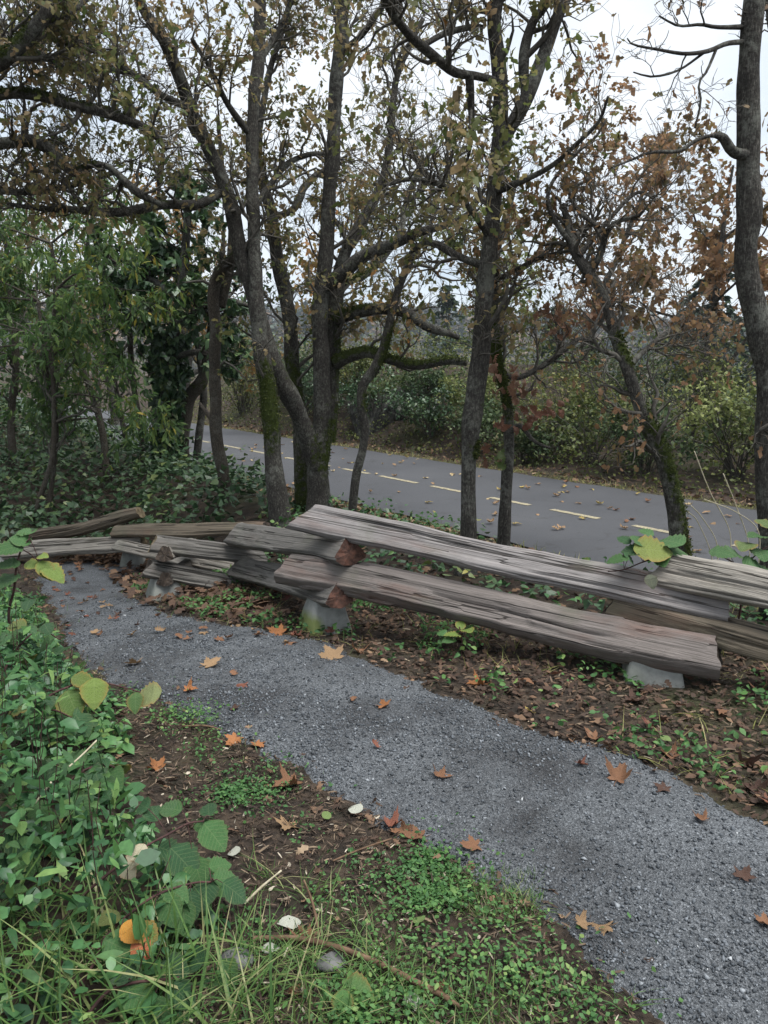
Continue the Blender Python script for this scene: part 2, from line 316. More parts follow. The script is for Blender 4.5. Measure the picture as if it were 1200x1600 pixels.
# ---------------------------------------------------------------- the setting
def grid_faces(nx, ny):
    i = np.arange(nx-1)[None, :]+np.arange(ny-1)[:, None]*nx
    i = i.ravel(); return np.stack([i, i+1, i+1+nx, i+nx], 1)
def spaced(n, near, far, c=0.0):
    s = np.linspace(-1, 1, n); k = math.asinh(far/near); return c+near*np.sinh(s*k)
gx = spaced(220, 1.1, 1500, 0.2); gy = spaced(240, 1.2, 1800, 3.6)
X, Y = np.meshgrid(gx, gy); GZ = terrain(X, Y)
def gz(x, y):                                               # height of the ground sheet itself
    x, y = np.asarray(x, float), np.asarray(y, float); i = np.clip(np.searchsorted(gx, x)-1, 0, 218); j = np.clip(np.searchsorted(gy, y)-1, 0, 238)
    a, b_ = (x-gx[i])/(gx[i+1]-gx[i]), (y-gy[j])/(gy[j+1]-gy[j])
    return (GZ[j, i]*(1-a)+GZ[j, i+1]*a)*(1-b_)+(GZ[j+1, i]*(1-a)+GZ[j+1, i+1]*a)*b_
obj('ground', np.stack([X, Y, terrain(X, Y)], -1), grid_faces(220, 240), M['soil'], smooth=True, kind='structure', label='dark leafy soil under the trees and along the path')

LEFT_E = [(60, 880), (62, 905), (85, 960), (125, 1040), (200, 1085), (300, 1132), (400, 1172), (480, 1212), (560, 1262), (650, 1318), (740, 1375), (830, 1410), (885, 1455), (905, 1500), (960, 1560), (1010, 1605)]
RIGHT_E = [(1260, 1320), (1200, 1288), (1120, 1240), (1040, 1205), (960, 1180), (880, 1158), (800, 1130), (720, 1092), (640, 1062), (590, 1036), (520, 1008), (440, 992), (330, 972), (225, 945), (190, 918), (215, 893), (232, 878)]
lw = [ground(*p)[:2] for p in LEFT_E]; rw = [ground(*p)[:2] for p in RIGHT_E]
PATH = np.array(lw+[np.array([.75, .9]), np.array([.9, -1.5]), np.array([2.6, -1.5]), np.array([2.2, 1.2])]+rw)
def sdist(P, poly):                                         # signed distance to a polygon, inside positive
    P = np.asarray(P, float); A = poly; B = np.roll(poly, -1, 0); best = np.full(len(P), 1e9); ins = np.zeros(len(P), bool)
    for a, b_ in zip(A, B):
        e = b_-a; w = P-a; t = np.clip((w@e)/(e@e+1e-12), 0, 1); best = np.minimum(best, np.linalg.norm(w-t[:, None]*e, axis=1))
        c = ((a[1] > P[:, 1]) != (b_[1] > P[:, 1])) & (P[:, 0] < (b_[0]-a[0])*(P[:, 1]-a[1])/(b_[1]-a[1]+1e-12)+a[0]); ins ^= c
    return np.where(ins, best, -best)
def path_sd(x, y): return sdist(np.stack([x, y], -1).reshape(-1, 2), PATH).reshape(np.shape(x))+(fbm(x*5, y*5, 40)-.47)*.19+(fbm(x*22, y*22, 43, 3)-.44)*.10
def path_z(x, y, sd): return gz(x, y)-.03+.045*ss(-.09, .07, sd)+(fbm(x*9, y*9, 41)-.47)*.012
px_, py_ = np.linspace(-5.2, 3.2, 320), np.linspace(-1.5, 9.5, 420)
X, Y = np.meshgrid(px_, py_); SD = path_sd(X, Y)
F = grid_faces(320, 420); keep = (SD.ravel()[F] > -.12).any(1); F = F[keep]
use = np.unique(F); rm = np.full(X.size, -1); rm[use] = np.arange(len(use))
V = np.stack([X, Y, path_z(X, Y, SD)], -1).reshape(-1, 3)[use]
obj('gravel_path', V, rm[F], M['gravel'], smooth=True, kind='structure', label='dark grey crushed gravel footpath curving left in front of the rail fence')

# crushed stones lying on the path, real stones as far as they can be told apart
def stones_mesh(P, size, r):
    n = len(P); T = np.array([[1, 0, 0], [-1, 0, 0], [0, 1, 0], [0, -1, 0], [0, 0, 1], [0, 0, -1]], float)
    Fc = np.array([[0, 2, 4], [2, 1, 4], [1, 3, 4], [3, 0, 4], [2, 0, 5], [1, 2, 5], [3, 1, 5], [0, 3, 5]])
    V = T[None]*(1+r.uniform(-.35, .35, (n, 6, 1)))*np.stack([r.uniform(.7, 1.3, n), r.uniform(.5, .9, n), r.uniform(.35, .75, n)], -1)[:, None, :]
    V = V+r.uniform(-.2, .2, (n, 6, 3)); ax = frames(r.normal(size=(n, 3)), r.normal(size=(n, 3)))
    V = np.einsum('nkj,nji->nki', V, ax)*size[:, None, None]+P[:, None]
    return V.reshape(-1, 3), (Fc[None]+6*np.arange(n)[:, None, None]).reshape(-1, 3)
def frames(d, up):
    x = nrm(d); y = nrm(np.cross(up, x)); z = np.cross(x, y); return np.stack([x, y, z], 1)
r = R0(5); n = 290000
yy = 1.0+5.2*r.random(n)**1.9; xx = r.uniform(-2.4, 2.9, n)
k = np.abs(xx) < yy*.56+.15; xx, yy = xx[k], yy[k]; sd = path_sd(xx, yy); dens = .30+.70*ss(.42, .60, fbm(xx*1.6, yy*1.6, 77, 3))
k = r.random(len(xx)) < ss(-.10, .10, sd)*dens; xx, yy, sd = xx[k], yy[k], sd[k]
sz = .0025*(1+r.gamma(1.6, .55, len(xx)))*(1+.06*yy); sz = np.minimum(sz, .011)
V, F = stones_mesh(np.stack([xx, yy, path_z(xx, yy, sd)+sz*.25], -1), sz, r)
obj('gravel', V, F, M['stone'], attrs={'rnd': np.repeat(r.beta(1.5, 2.5, len(xx)), 6)}, kind='stuff', label='loose crushed grey stones lying on the footpath')

# paved trail with its dashed centre line
def road_xy(q, t): return q*RN[0]+t*ROADD[0], q*RN[1]+t*ROADD[1]
ROADN = math.hypot(*RN)
qs = np.linspace(4.98, 8.34, 15); ts = np.concatenate([np.linspace(-14, 20, 120), np.linspace(21, 90, 40)])
Q, T_ = np.meshgrid(qs, ts); X, Y = road_xy(Q, T_)
Qe = Q+((fbm(T_*2.2, Q*0, 12)-.47)*.16)*np.where(np.abs(Q-6.66) > 1.6, 1, 0); X, Y = road_xy(Qe, T_)
trail = obj('paved_trail', np.stack([X, Y, .012*(1-((Q-6.66)/1.68)**2)+.002], -1), grid_faces(15, len(ts)), M['asphalt'], smooth=True, kind='structure', label='grey asphalt trail with a dashed centre line behind the trees')
trail['_o'] = [0, 0, 0]
for t0, t1 in [(-1.0, -.35), (.7, 1.35), (1.85, 2.45), (3.0, 3.6), (4.1, 4.65), (5.08, 5.72), (6.05, 6.70), (7.20, 7.82), (8.12, 8.98), (9.25, 9.95), (10.35, 10.9), (11.25, 11.75), (12.4, 13.1), (13.55, 14.4), (15.0, 15.8), (16.4, 17.2), (17.8, 18.6)]:
    tt = np.linspace(t0, t1, 8); w = .045*(1+.12*np.sin(tt*31)); x0, y0 = road_xy(6.47-w, tt); x1, y1 = road_xy(6.47+w, tt)
    z = np.full(8, .0185)
    V = np.concatenate([np.stack([x0, y0, z], -1), np.stack([x1, y1, z], -1)]); i = np.arange(7)
    obj('lane_marking', V, np.stack([i, i+8, i+9, i+1], 1), M['paint'], trail)

# the inlet below the bank and the wooded shore across it
wq = np.array([[28, -700], [900, -700], [900, 900], [28, 900]]); wx, wy = road_xy(wq[:, 0], wq[:, 1])
obj('water', np.stack([wx, wy, np.full(4, -9.0)], -1), np.array([[0, 1, 2, 3]]), M['water'], kind='structure', label='pale inlet water glimpsed through the trees below the bank')
az = np.radians(np.linspace(-50, 62, 140)); rr = np.array([330, 345, 370, 400, 440, 500, 620]); hh = np.array([-10, 2, 9, 16, 22, 25, 14])
A_, R_ = np.meshgrid(az, rr); prof = .72+.42*vn(np.degrees(A_)*.07, R_*.004, 8)+.10*vn(np.degrees(A_)*.4, R_*.01, 9)-.25*ss(12, 30, np.degrees(A_))
H_ = np.where(hh[:, None] > 0, hh[:, None]*prof, hh[:, None])
obj('hill', np.stack([R_*np.sin(A_), R_*np.cos(A_), H_], -1), grid_faces(140, 7), M['hill'], smooth=True, kind='structure', label='wooded hill on the far shore seen between the trunks')
r = R0(71); n = 2600; a = np.radians(r.uniform(-40, 50, n)); R1 = r.uniform(338, 520, n)
HZ = np.interp(R1, rr, hh)*(.72+.42*vn(np.degrees(a)*.07, R1*.004, 8)+.10*vn(np.degrees(a)*.4, R1*.01, 9)-.25*ss(12, 30, np.degrees(a)))
hgt = r.uniform(5, 11, n); con = r.random(n) < .55
base = np.stack([R1*np.sin(a), R1*np.cos(a), HZ], -1); VV = []; FF = []; rn = []
K = 26
th = r.uniform(0, 2*np.pi, (n, K)); lev = r.random((n, K))
wid = np.where(con[:, None], (1-lev)*.30, np.sqrt(np.maximum(0, 1-(2*lev-1)**2))*.42)*hgt[:, None]
c0 = base[:, None]+np.stack([wid*np.cos(th)*.6, wid*np.sin(th)*.6, (lev*.9+.08)*hgt[:, None]], -1)
sz = hgt[:, None, None, None]*.16
tri = r.normal(size=(n, K, 3, 3))*sz*np.array([1, 1, .55]); V = (c0[:, :, None]+tri).reshape(-1, 3)
obj('far_woodland', V, np.arange(len(V)).reshape(-1, 3), M['far_green'], attrs={'rnd': np.repeat(np.where(con, r.uniform(0, .5, n), r.uniform(.6, 1, n)), K*3)}, kind='stuff', label='hazy mass of conifers and bare brown trees on the far hill')
# ---------------------------------------------------------------- generators: tubes, twigs, leaves
def catmull(C, n):
    C = np.asarray(C, float); P = np.vstack([2*C[0]-C[1], C, 2*C[-1]-C[-2]])
    seg = np.linalg.norm(np.diff(C[:, :3], axis=0), axis=1); L = np.concatenate([[0], np.cumsum(seg)])
    s = np.linspace(0, L[-1], n); i = np.clip(np.searchsorted(L, s, 'right')-1, 0, len(C)-2)
    t = ((s-L[i])/np.maximum(seg[i], 1e-9))[:, None]; p0, p1, p2, p3 = P[i], P[i+1], P[i+2], P[i+3]
    return .5*(2*p1+(p2-p0)*t+(2*p0-5*p1+4*p2-p3)*t*t+(3*p1-p0-3*p2+p3)*t**3), L[-1]
def tubes(P, Rr, sides, seed=0, rough=0.0, close=True):
    """P [n,K,3], Rr [n,K] -> verts, quads, tris"""
    n, K = Rr.shape; T = nrm(np.gradient(P, axis=1)); mean = nrm(P[:, -1]-P[:, 0])
    ref = np.eye(3)[np.argmin(np.abs(mean), 1)][:, None]; U = nrm(np.cross(T, np.broadcast_to(ref, T.shape))); W = np.cross(T, U)
    th = np.linspace(0, 2*np.pi, sides, endpoint=False)
    rad = Rr[..., None]*np.ones(sides)
    V = P[:, :, None]+rad[..., None]*(np.cos(th)[:, None]*U[:, :, None]+np.sin(th)[:, None]*W[:, :, None])
    k, s = np.meshgrid(np.arange(K-1), np.arange(sides), indexing='ij')
    q = np.stack([k*sides+s, k*sides+(s+1) % sides, (k+1)*sides+(s+1) % sides, (k+1)*sides+s], -1).reshape(-1, 4)
    F = (q[None]+(np.arange(n)*K*sides)[:, None, None]).reshape(-1, 4)
    return V.reshape(-1, 3), F
def limb_mesh(C, sides=18, step=.035, seed=0, furrow=.10):
    """C: control points x,y,z,radius,moss -> one gnarled limb"""
    C = np.asarray(C, float); L = np.linalg.norm(np.diff(C[:, :3], axis=0), axis=1).sum(); n = max(8, int(L/step))
    D, L = catmull(C, n); P, Rr, mo = D[:, :3], np.maximum(D[:, 3], .003), D[:, 4]
    s = np.linspace(0, L, n); w = np.minimum(Rr*.35, .012)
    P = P+np.stack([(vn(s*4, s*0+j*9.1, seed+j)-.5)*w for j in range(3)], -1)
    Rr = Rr*(1+.16*(vn(s*5, s*0, seed+5)-.5)+.5*np.maximum(0, vn(s*2.3, s*0+3, seed+6)-.80))
    V, F = tubes(P[None], Rr[None], sides); V = V.reshape(n, sides, 3)
    a = np.arange(sides)/sides*2*np.pi; ca, sa = np.cos(a)[None], np.sin(a)[None]
    fr = (fbm(ca*4+7+sa*1.3+s[:, None]*1.2, sa*4+s[:, None]*3.0, seed+11)-.47)*2
    V = P[:, None]+(V-P[:, None])*(1+furrow*fr)[..., None]
    up = nrm(V-P[:, None])[..., 2]
    moss = mo[:, None]*(.62+.45*np.where(np.abs(nrm(np.gradient(P, axis=0))[:, 2:3]) < .75, up, -ca*.6))+.0*up
    V = P[:, None]+(V-P[:, None])*(1+.08*np.clip(moss-.3, 0, 1))[..., None]
    tip = np.vstack([V.reshape(-1, 3), P[-1][None]]); e = (n-1)*sides; i = np.arange(sides)
    tri = np.stack([e+i, e+(i+1) % sides, np.full(sides, len(tip)-1)], 1)
    return tip, [F, tri], np.concatenate([moss.ravel(), [0]]), P, Rr
def resample(P, Rr, K=24):
    i = np.linspace(0, len(P)-1, K); j = np.arange(len(P))
    return np.stack([np.interp(i, j, P[:, c]) for c in range(3)], -1), np.interp(i, j, Rr)
def grow(PA, RA, n, r, lmin, lmax, K=6, tmin=.15, crook=.35, up=.25, rk=.55, rmax=.02, rend=.0012, ang=(.6, 1.3), wts=None, bias=None):
    N, Kp, _ = PA.shape; L = np.linalg.norm(np.diff(PA, axis=1), axis=2).sum(1); w = L if wts is None else L*wts; w = w/w.sum()
    i = r.choice(N, n, p=w); t = tmin+(1-tmin)*r.random(n)**.85; f = t*(Kp-1); k = np.minimum(f.astype(int), Kp-2); a = (f-k)[:, None]
    p0 = PA[i, k]*(1-a)+PA[i, k+1]*a; T = nrm(PA[i, k+1]-PA[i, k]); rp = RA[i, k]*(1-a[:, 0])+RA[i, k+1]*a[:, 0]
    v = r.normal(size=(n, 3)); v = nrm(v-T*(v*T).sum(1, keepdims=True)); th = r.uniform(*ang, n)[:, None]
    d = nrm(v*np.sin(th)+T*np.cos(th)+np.array([0, 0, up]) + (0 if bias is None else np.asarray(bias)))
    Ln = r.uniform(lmin, lmax, n)*(1.15-.5*t); st = (Ln/(K-1))[:, None]; P = [p0]
    for _ in range(K-1):
        P.append(P[-1]+d*st); d = nrm(d+r.normal(size=(n, 3))*crook+np.array([0, 0, up*.25]))
    P = np.stack(P, 1); r0 = np.clip(rp*rk, rend*1.3, rmax)*r.uniform(.7, 1.1, n)
    R_ = rend+(r0[:, None]-rend)*(1-np.linspace(0, 1, K)[None])**.8
    return P, R_
def leaf_rows(xs, ws, fold=.25, curl=.25):
    """template: rows along a midrib -> verts (x along, y across, z), faces"""
    xs, ws = np.array(xs, float), np.array(ws, float); n = len(xs)
    z = -curl*xs**2
    V = np.concatenate([np.stack([xs, 0*xs, z], -1), np.stack([xs+.0*ws, ws, z+fold*ws], -1), np.stack([xs, -ws, z+fold*ws], -1)])
    F = []
    for i in range(n-1):
        F += [[i, i+1, n+i+1, n+i], [i+1, i, 2*n+i, 2*n+i+1]]
    return V, np.array(F)
def leaf_flat(xs, ws, curl=.3, fold=.2):
    """lighter template without a midrib row"""
    xs, ws = np.array(xs, float), np.array(ws, float); n = len(xs); z = -curl*xs**2
    V = np.concatenate([np.stack([xs, ws, z+fold*ws], -1), np.stack([xs, -ws, z-fold*.6*ws], -1)])
    return V, np.array([[i, i+1, n+i+1, n+i] for i in range(n-1)])
T_OAK = leaf_flat([0, .2, .33, .5, .62, .82, 1.0], [.02, .20, .10, .36, .17, .34, .04])
T_OAKF = leaf_flat([0, .28, .45, .7, 1.0], [.03, .27, .14, .36, .06], .45, .45)
T_OVAL = leaf_rows([0, .3, .65, 1.0], [.03, .30, .28, .02], .25, .2)
T_LANCE = leaf_flat([0, .35, .7, 1.0], [.02, .15, .12, .01], .3, .1)
T_IVY = leaf_flat([0, .15, .55, 1.0], [.12, .42, .28, .02], .2, .15)
T_DIA = (np.array([[0, 0, 0], [.5, .34, .06], [1, 0, -.15], [.45, -.34, .06]]), np.array([[0, 1, 2, 3]]))
T_OV2 = leaf_flat([0, .45, 1.0], [.10, .36, .08], .15, .2)
T_SMALL = leaf_flat([0, .5, 1.0], [.05, .34, .05], .2, .2)
T_BLADE = leaf_flat([0, .3, .6, .85, 1.0], [.5, .42, .3, .15, .02], 0, .0)
T_NEEDLE = leaf_flat([0, .5, 1.0], [.10, .22, .03], .25, .0)
def leaves(T, P, d, size, r, up=None, wvar=.2, curlvar=1.0):
    """one mesh of leaves at P pointing along d"""
    n = len(P); TV, TF = T
    if up is None: up = np.array([0, 0, 1.0])+r.normal(size=(n, 3))*.55
    A = frames(d, up); V = np.repeat(TV[None], n, 0).copy()
    V[..., 1] *= (1+r.uniform(-wvar, wvar, n))[:, None]; V[..., 2] *= (1+curlvar*r.normal(size=n))[:, None]
    V = np.einsum('nkj,nji->nki', V, A)*np.asarray(size).reshape(-1, 1, 1)+P[:, None]
    return V.reshape(-1, 3), (TF[None]+len(TV)*np.arange(n)[:, None, None]).reshape(-1, TF.shape[1]), len(TV)
def leaf_obj(name, T, P, d, size, r, mat, parent=None, rnd=None, up=None, **kw):
    V, F, k = leaves(T, P, d, size, r, up)
    rnd = r.random(len(P)) if rnd is None else rnd
    return obj(name, V, F, mat, parent, {'rnd': np.repeat(rnd, k)}, **kw)
def join(parts):
    Vs, Fs, o = [], [], 0
    for V, F in parts: Vs.append(V); Fs.append(F+o); o += len(V)
    return np.concatenate(Vs), np.concatenate(Fs)

def px_limb(pts, d, ext_ground=False):
    """traced limb: (px, py, halfwidth px, depth offset, moss) -> control points"""
    C = []
    for p in pts:
        dd = d+(p[3] if len(p) > 3 else 0); mo = p[4] if len(p) > 4 else 0
        q = at(p[0], p[1], dd); C.append([*q, p[2]/FPX*dd*.87, mo])
    if ext_ground:
        q = np.array(C[0]); z = float(terrain(q[0], q[1]))-.06
        if q[2] > z+.10:
            dirn = np.array(C[0][:3])-np.array(C[1][:3]); k = (z-q[2])/min(dirn[2], -.02); k = min(k, 2.5)
            b_ = q.copy(); b_[0] += dirn[0]*k*.5; b_[1] += dirn[1]*k*.2; b_[2] = z; b_[3] *= 1.35; C.insert(0, b_)
        else: C[0][2] = z; C[0][3] *= 1.3
    return np.array(C)

def tree(name, label, cat, limbs, r, bark='oak_bark', twig='twig', leaf='oak_leaf', T=None, size=(.034, .058), n1=60, n2=260, n3=700, nl=2500,
         l1=(.4, 1.1), l2=(.2, .55), l3=(.08, .25), tmin=.3, up=.25, wts=None, skip_trunk=True, crook=.38, group=None, bias=None, droop=-.35, sides=18, moss_n=0, tw_sides=(4, 3), rnd_pow=1.0, cluster=1):
    """limbs: list of control-point arrays, the first is the trunk"""
    base = limbs[0][0, :3].copy(); base[2] = float(terrain(base[0], base[1]))
    t = thing(name, base, label, cat, group); PA, RA = [], []; mossP = []
    for j, C in enumerate(limbs):
        V, F, mo, P, Rr = limb_mesh(C, sides if C[0, 3] > .06 else (10 if C[0, 3] > .03 else 7), .035 if C[0, 3] > .03 else .05, int(r.integers(1e6)))
        lo_ = obj('trunk' if j == 0 else 'branch', V, F, M[bark], t, {'moss': mo}, True); lo_['_o'] = list(t['_o'])
        p, q = resample(P, Rr); PA.append(p); RA.append(q)
        if moss_n:
            k = np.flatnonzero(mo > .45)
            if len(k): mossP.append((V[k], P, lo_))
    PA, RA = np.array(PA), np.array(RA)
    w = np.ones(len(limbs)) if wts is None else np.asarray(wts, float)
    tips = []
    if n1:
        P1, R1 = grow(PA, RA, n1, r, *l1, K=7, tmin=tmin, crook=crook, up=up, wts=w, rmax=.022, bias=bias)
        V1 = tubes(P1, R1, tw_sides[0])
        P2, R2 = grow(P1, R1, n2, r, *l2, K=5, tmin=.1, crook=crook, up=up, rmax=.008)
        P3, R3 = grow(np.concatenate([P2]), R2, n3, r, *l3, K=3, tmin=.15, crook=crook*.8, up=up*.6, rmax=.004)
        V, F = join([V1, tubes(P2, R2, tw_sides[1]), tubes(P3, R3, 3)])
        obj('twigs', V, F, M[twig], t, kind='stuff')
        if nl:
            A = np.concatenate([P3[:, 1:].reshape(-1, 3), P2[:, 2:].reshape(-1, 3)])
            D = np.concatenate([np.repeat(P3[:, -1]-P3[:, 0], 2, 0), np.repeat(P2[:, -1]-P2[:, 0], 3, 0)])
            clump = vn(A[:, 0]*3.1+A[:, 2]*1.1, A[:, 1]*3.1+A[:, 2]*2.0, int(r.integers(1e6)))
            pw = np.exp(3.6*(clump-.5)); pw /= pw.sum(); i = r.choice(len(A), nl, p=pw)
            pos = A[i]+r.normal(size=(nl, 3))*.012; d = nrm(nrm(D[i])*.6+r.normal(size=(nl, 3))*.6+np.array([0, 0, droop]))
            rnd = np.clip(.55*r.random(nl)**rnd_pow+.45*vn(pos[:, 0]*1.1, pos[:, 2]*1.1+pos[:, 1], 91)+r.normal(size=nl)*.07, 0, 1)
            leaf_obj('crown', T or T_OAKF, pos, d, r.uniform(*size, nl)*np.where(r.random(nl) < .15, 1.4, 1.0), r, M[leaf], t, rnd, kind='stuff')
    if mossP:
        tot = sum(len(v[0]) for v in mossP)
        for V, P, lo_ in mossP:
            k = r.choice(len(V), max(6, int(moss_n*len(V)/tot))); c = P[np.argmin(((V[k][:, None]-P[None, ::6])**2).sum(2), 1)*6]; o = nrm(V[k]-c)
            leaf_obj('moss', T_DIA, V[k]+r.normal(size=(len(k), 3))*.006, o+r.normal(size=o.shape)*.5+np.array([0, 0, .1]), r.uniform(.008, .024, len(k)), r, M['moss'], lo_, kind='stuff')
    return t
# ---------------------------------------------------------------- the split rail fence
def rail(label, a, b_, sec, mat, seed, ends=('end_dark', 'end_dark'), bow=.02, name='split_rail', taper=(1, 1), group='rails of the split rail fence', scar=1.0, round_=1, slant=(.25, -.2), rag=.6):
    """one riven rail: a, b_ = (px, py, depth) of its end centres; sec = cross-section (towards the viewer, up) in metres"""
    p0, p1 = at(*a), at(*b_); ax = p1-p0; L = np.linalg.norm(ax); ax = ax/L
    side = np.cross(ax, [0, 0, 1]); side /= np.linalg.norm(side); mid = (p0+p1)/2
    if side @ (np.array([0, 0, EYE])-mid) < 0: side = -side
    up = np.cross(side, ax); up = up if up[2] > 0 else -up
    Mx = np.eye(4); Mx[:3, 0] = ax; Mx[:3, 1] = side; Mx[:3, 2] = up; Mx[:3, 3] = mid
    flip = np.linalg.det(Mx[:3, :3]) < 0
    S = np.array(sec, float)
    for _ in range(round_): S = np.stack([S*.90+np.roll(S, -1, 0)*.10, S*.10+np.roll(S, -1, 0)*.90], 1).reshape(-1, 2)
    m, n = (88 if a[2] < 5 or b_[2] < 5 else 72), max(60, int(L/.02)); per = np.linalg.norm(np.roll(S, -1, 0)-S, axis=1); cum = np.concatenate([[0], np.cumsum(per)])
    s = np.linspace(0, cum[-1], m, endpoint=False); Sx = np.interp(s, cum, np.append(S[:, 0], S[0, 0])); Sy = np.interp(s, cum, np.append(S[:, 1], S[0, 1]))
    tx, ty = np.roll(Sx, -1)-np.roll(Sx, 1), np.roll(Sy, -1)-np.roll(Sy, 1); nl = np.hypot(tx, ty); nx, ny = ty/nl, -tx/nl
    if (nx*Sx+ny*Sy).sum() < 0: nx, ny = -nx, -ny
    x = np.linspace(-L/2, L/2, n); XX, SS_ = np.meshgrid(x, s, indexing='ij'); r = R0(seed)
    warp = SS_+(vn(XX*1.2, SS_*2, seed+50)-.5)*.03
    d = (fbm(warp*40, XX*.8, seed, 3)-.44)*.0045+(vn(warp*110, XX*1.2, seed+3)-.5)*.002+(vn(warp*9, XX*4.2, seed+5)-.5)*.011
    sp = np.floor(warp*17+vn(XX*.8, SS_*3, seed+8)*1.6); d = d+(_h(sp.astype(np.int64), np.floor(XX*1.7+sp*.37+.25*vn(XX*3, SS_*30, seed+60)).astype(np.int64), seed)-.5)*.007*scar
    for _ in range(9):
        s0, x0, lx = r.uniform(0, cum[-1]), r.uniform(-L/2, L/2), r.uniform(.25, .7)
        dist = np.abs(SS_-s0-.006*np.sin(XX*2.5+s0*40)-.004*(vn(XX*9, XX*0, seed+77)-.5)); d -= .022*scar*np.exp(-(dist/.0055)**2)*ss(lx, lx*.6, np.abs(XX-x0))
    d = d*(1-.75*np.exp(-((L/2-np.abs(XX))/.05)**2))
    tp = np.interp(x, [-L/2, L/2], taper)[:, None]*(1+.14*(vn(x*2.1, x*0, seed+9)-.5)+.05*(vn(x*9, x*0, seed+10)-.5))[:, None]
    yb = bow*(vn(x*1.5, x*0, seed+20)-.5)*2; zb = bow*(vn(x*1.5, x*0+5, seed+21)-.5)*2
    Yv = Sx[None]*tp+nx[None]*d+yb[:, None]; Zv = Sy[None]*tp+ny[None]*d+zb[:, None]
    jag = (fbm(SS_*26, XX*0, seed+30)-.47)*.014; e = np.exp(-(L/2-np.abs(XX))/.05); Xv = XX+jag*e*np.sign(XX)+e*(Sy[None]*slant[0]*(XX < 0)+Sy[None]*slant[1]*(XX >= 0))+(fbm(SS_*11, XX*0, seed+31)-.47)*.09*np.exp(-(L/2-np.abs(XX))/.12)*np.sign(XX)*rag
    V = np.stack([Xv, Yv, Zv], -1); F = np.concatenate([np.stack([i*m+np.arange(m), i*m+(np.arange(m)+1) % m, (i+1)*m+(np.arange(m)+1) % m, (i+1)*m+np.arange(m)], 1) for i in range(n-1)])
    o = put(name, mesh_data(name, V, F, M[mat], smooth=True), None, None, label, 'fence rail', group)
    o.matrix_world = Matrix(Mx.tolist())
    for k, em in ((0, ends[0]), (n-1, ends[1])):
        ring = V[k]; c = ring.mean(0); rings = [ring]; 
        for j, f in enumerate((.8, .55, .28)):
            q = c+(ring-c)*f; q[:, 0] += (fbm(q[:, 1]*40+seed, q[:, 2]*40, seed)-.47)*.010; rings.append(q)
        W = np.concatenate(rings+[c[None]]); Fq = np.concatenate([np.stack([j*m+np.arange(m), j*m+(np.arange(m)+1) % m, (j+1)*m+(np.arange(m)+1) % m, (j+1)*m+np.arange(m)], 1) for j in range(3)])
        Ft = np.stack([3*m+np.arange(m), 3*m+(np.arange(m)+1) % m, np.full(m, 4*m)], 1)
        put('cut_end', mesh_data('cut_end', W, [Fq, Ft], M[em], smooth=False), o)
    return o
SEC_BOARD = [(.088, -.052), (-.012, .082), (-.05, .084), (-.095, .01), (-.05, -.085), (.060, -.090)]
SEC_SLAB = [(.118, -.038), (.03, .075), (-.02, .092), (-.11, .045), (-.09, -.08), (.065, -.118)]
SEC_WEDGE = [(.125, -.035), (.01, .095), (-.03, .095), (-.10, -.04), (.0, -.085), (.075, -.075)]
SEC_TRI = [(.10, -.05), (.05, .075), (-.02, .085), (-.09, -.045), (.0, -.075)]
SEC_FLAT = [(.09, -.035), (.03, .06), (-.03, .068), (-.09, .04), (-.085, -.06), (.065, -.07)]
SEC_BEAM = [(.085, -.075), (.078, .030), (-.01, .075), (-.09, .05), (-.08, -.07)]
SEC_ROUND = [(math.cos(a)*.075, math.sin(a)*.068) for a in np.linspace(0, 2*math.pi, 9)[:-1]]
rail('long violet grey top rail sloping down to the right across the fence front', (470, 807, 4.72), (1138, 946, 3.80), SEC_BOARD, 'rail_purple', 1, ('end_dark', 'end_tan'), .007, scar=.8, taper=(.98, .92), slant=(.9, -.1))
rail('thick split bottom rail resting on the right concrete footing', (444, 880, 4.70), (1124, 1024, 3.68), SEC_SLAB, 'rail_red', 2, ('end_dark', 'end_dark'), .022, scar=1.6)
rail('pale grey top rail entering from the right edge under the bramble', (1030, 884, 3.98), (1490, 985, 3.25), SEC_BOARD, 'rail_pale', 3, ('end_dark', 'end_dark'), .015)
rail('dark lower rail entering from the right edge beneath the pale one', (958, 936, 4.02), (1480, 1075, 3.30), SEC_BEAM, 'rail_brown', 4, ('end_dark', 'end_dark'), .02)
rail('grey upper rail with a jagged red cut end beside the mid joint', (372, 836, 6.20), (546, 862, 4.50), SEC_WEDGE, 'rail_grey', 5, ('end_dark', 'end_red'), .015, taper=(1.1, .95))
rail('grey lower rail with a dark red end on the mossy footing', (378, 888, 6.20), (532, 929, 4.44), SEC_WEDGE, 'rail_grey', 6, ('end_dark', 'end_red'), .015, taper=(1.1, .82))
rail('short grey upper rail over the leftmost fence joint', (238, 847, 5.98), (412, 868, 6.30), SEC_FLAT, 'rail_grey', 7, ('end_tan', 'end_dark'), .012)
rail('short grey lower rail reaching left over the leaf covered footing', (228, 886, 5.92), (412, 920, 6.20), SEC_FLAT, 'rail_grey', 8, ('end_dark', 'end_dark'), .012)
rail('grey rail with orange splintered top lying behind the left joint', (180, 830, 7.70), (416, 826, 7.00), SEC_FLAT, 'rail_brown', 9, ('end_tan', 'end_dark'), .01, taper=(.9, .9))
rail('bleached pale rail lying low beyond the far end of the path', (-60, 866, 7.95), (222, 846, 7.60), SEC_BOARD, 'rail_pale', 10, ('end_tan', 'end_tan'), .01, taper=(.95, .85))
rail('round brown log leaning over the pale rail at far left', (40, 842, 8.20), (220, 803, 7.75), SEC_ROUND, 'rail_brown', 11, ('end_dark', 'end_tan'), .02, name='log_rail')
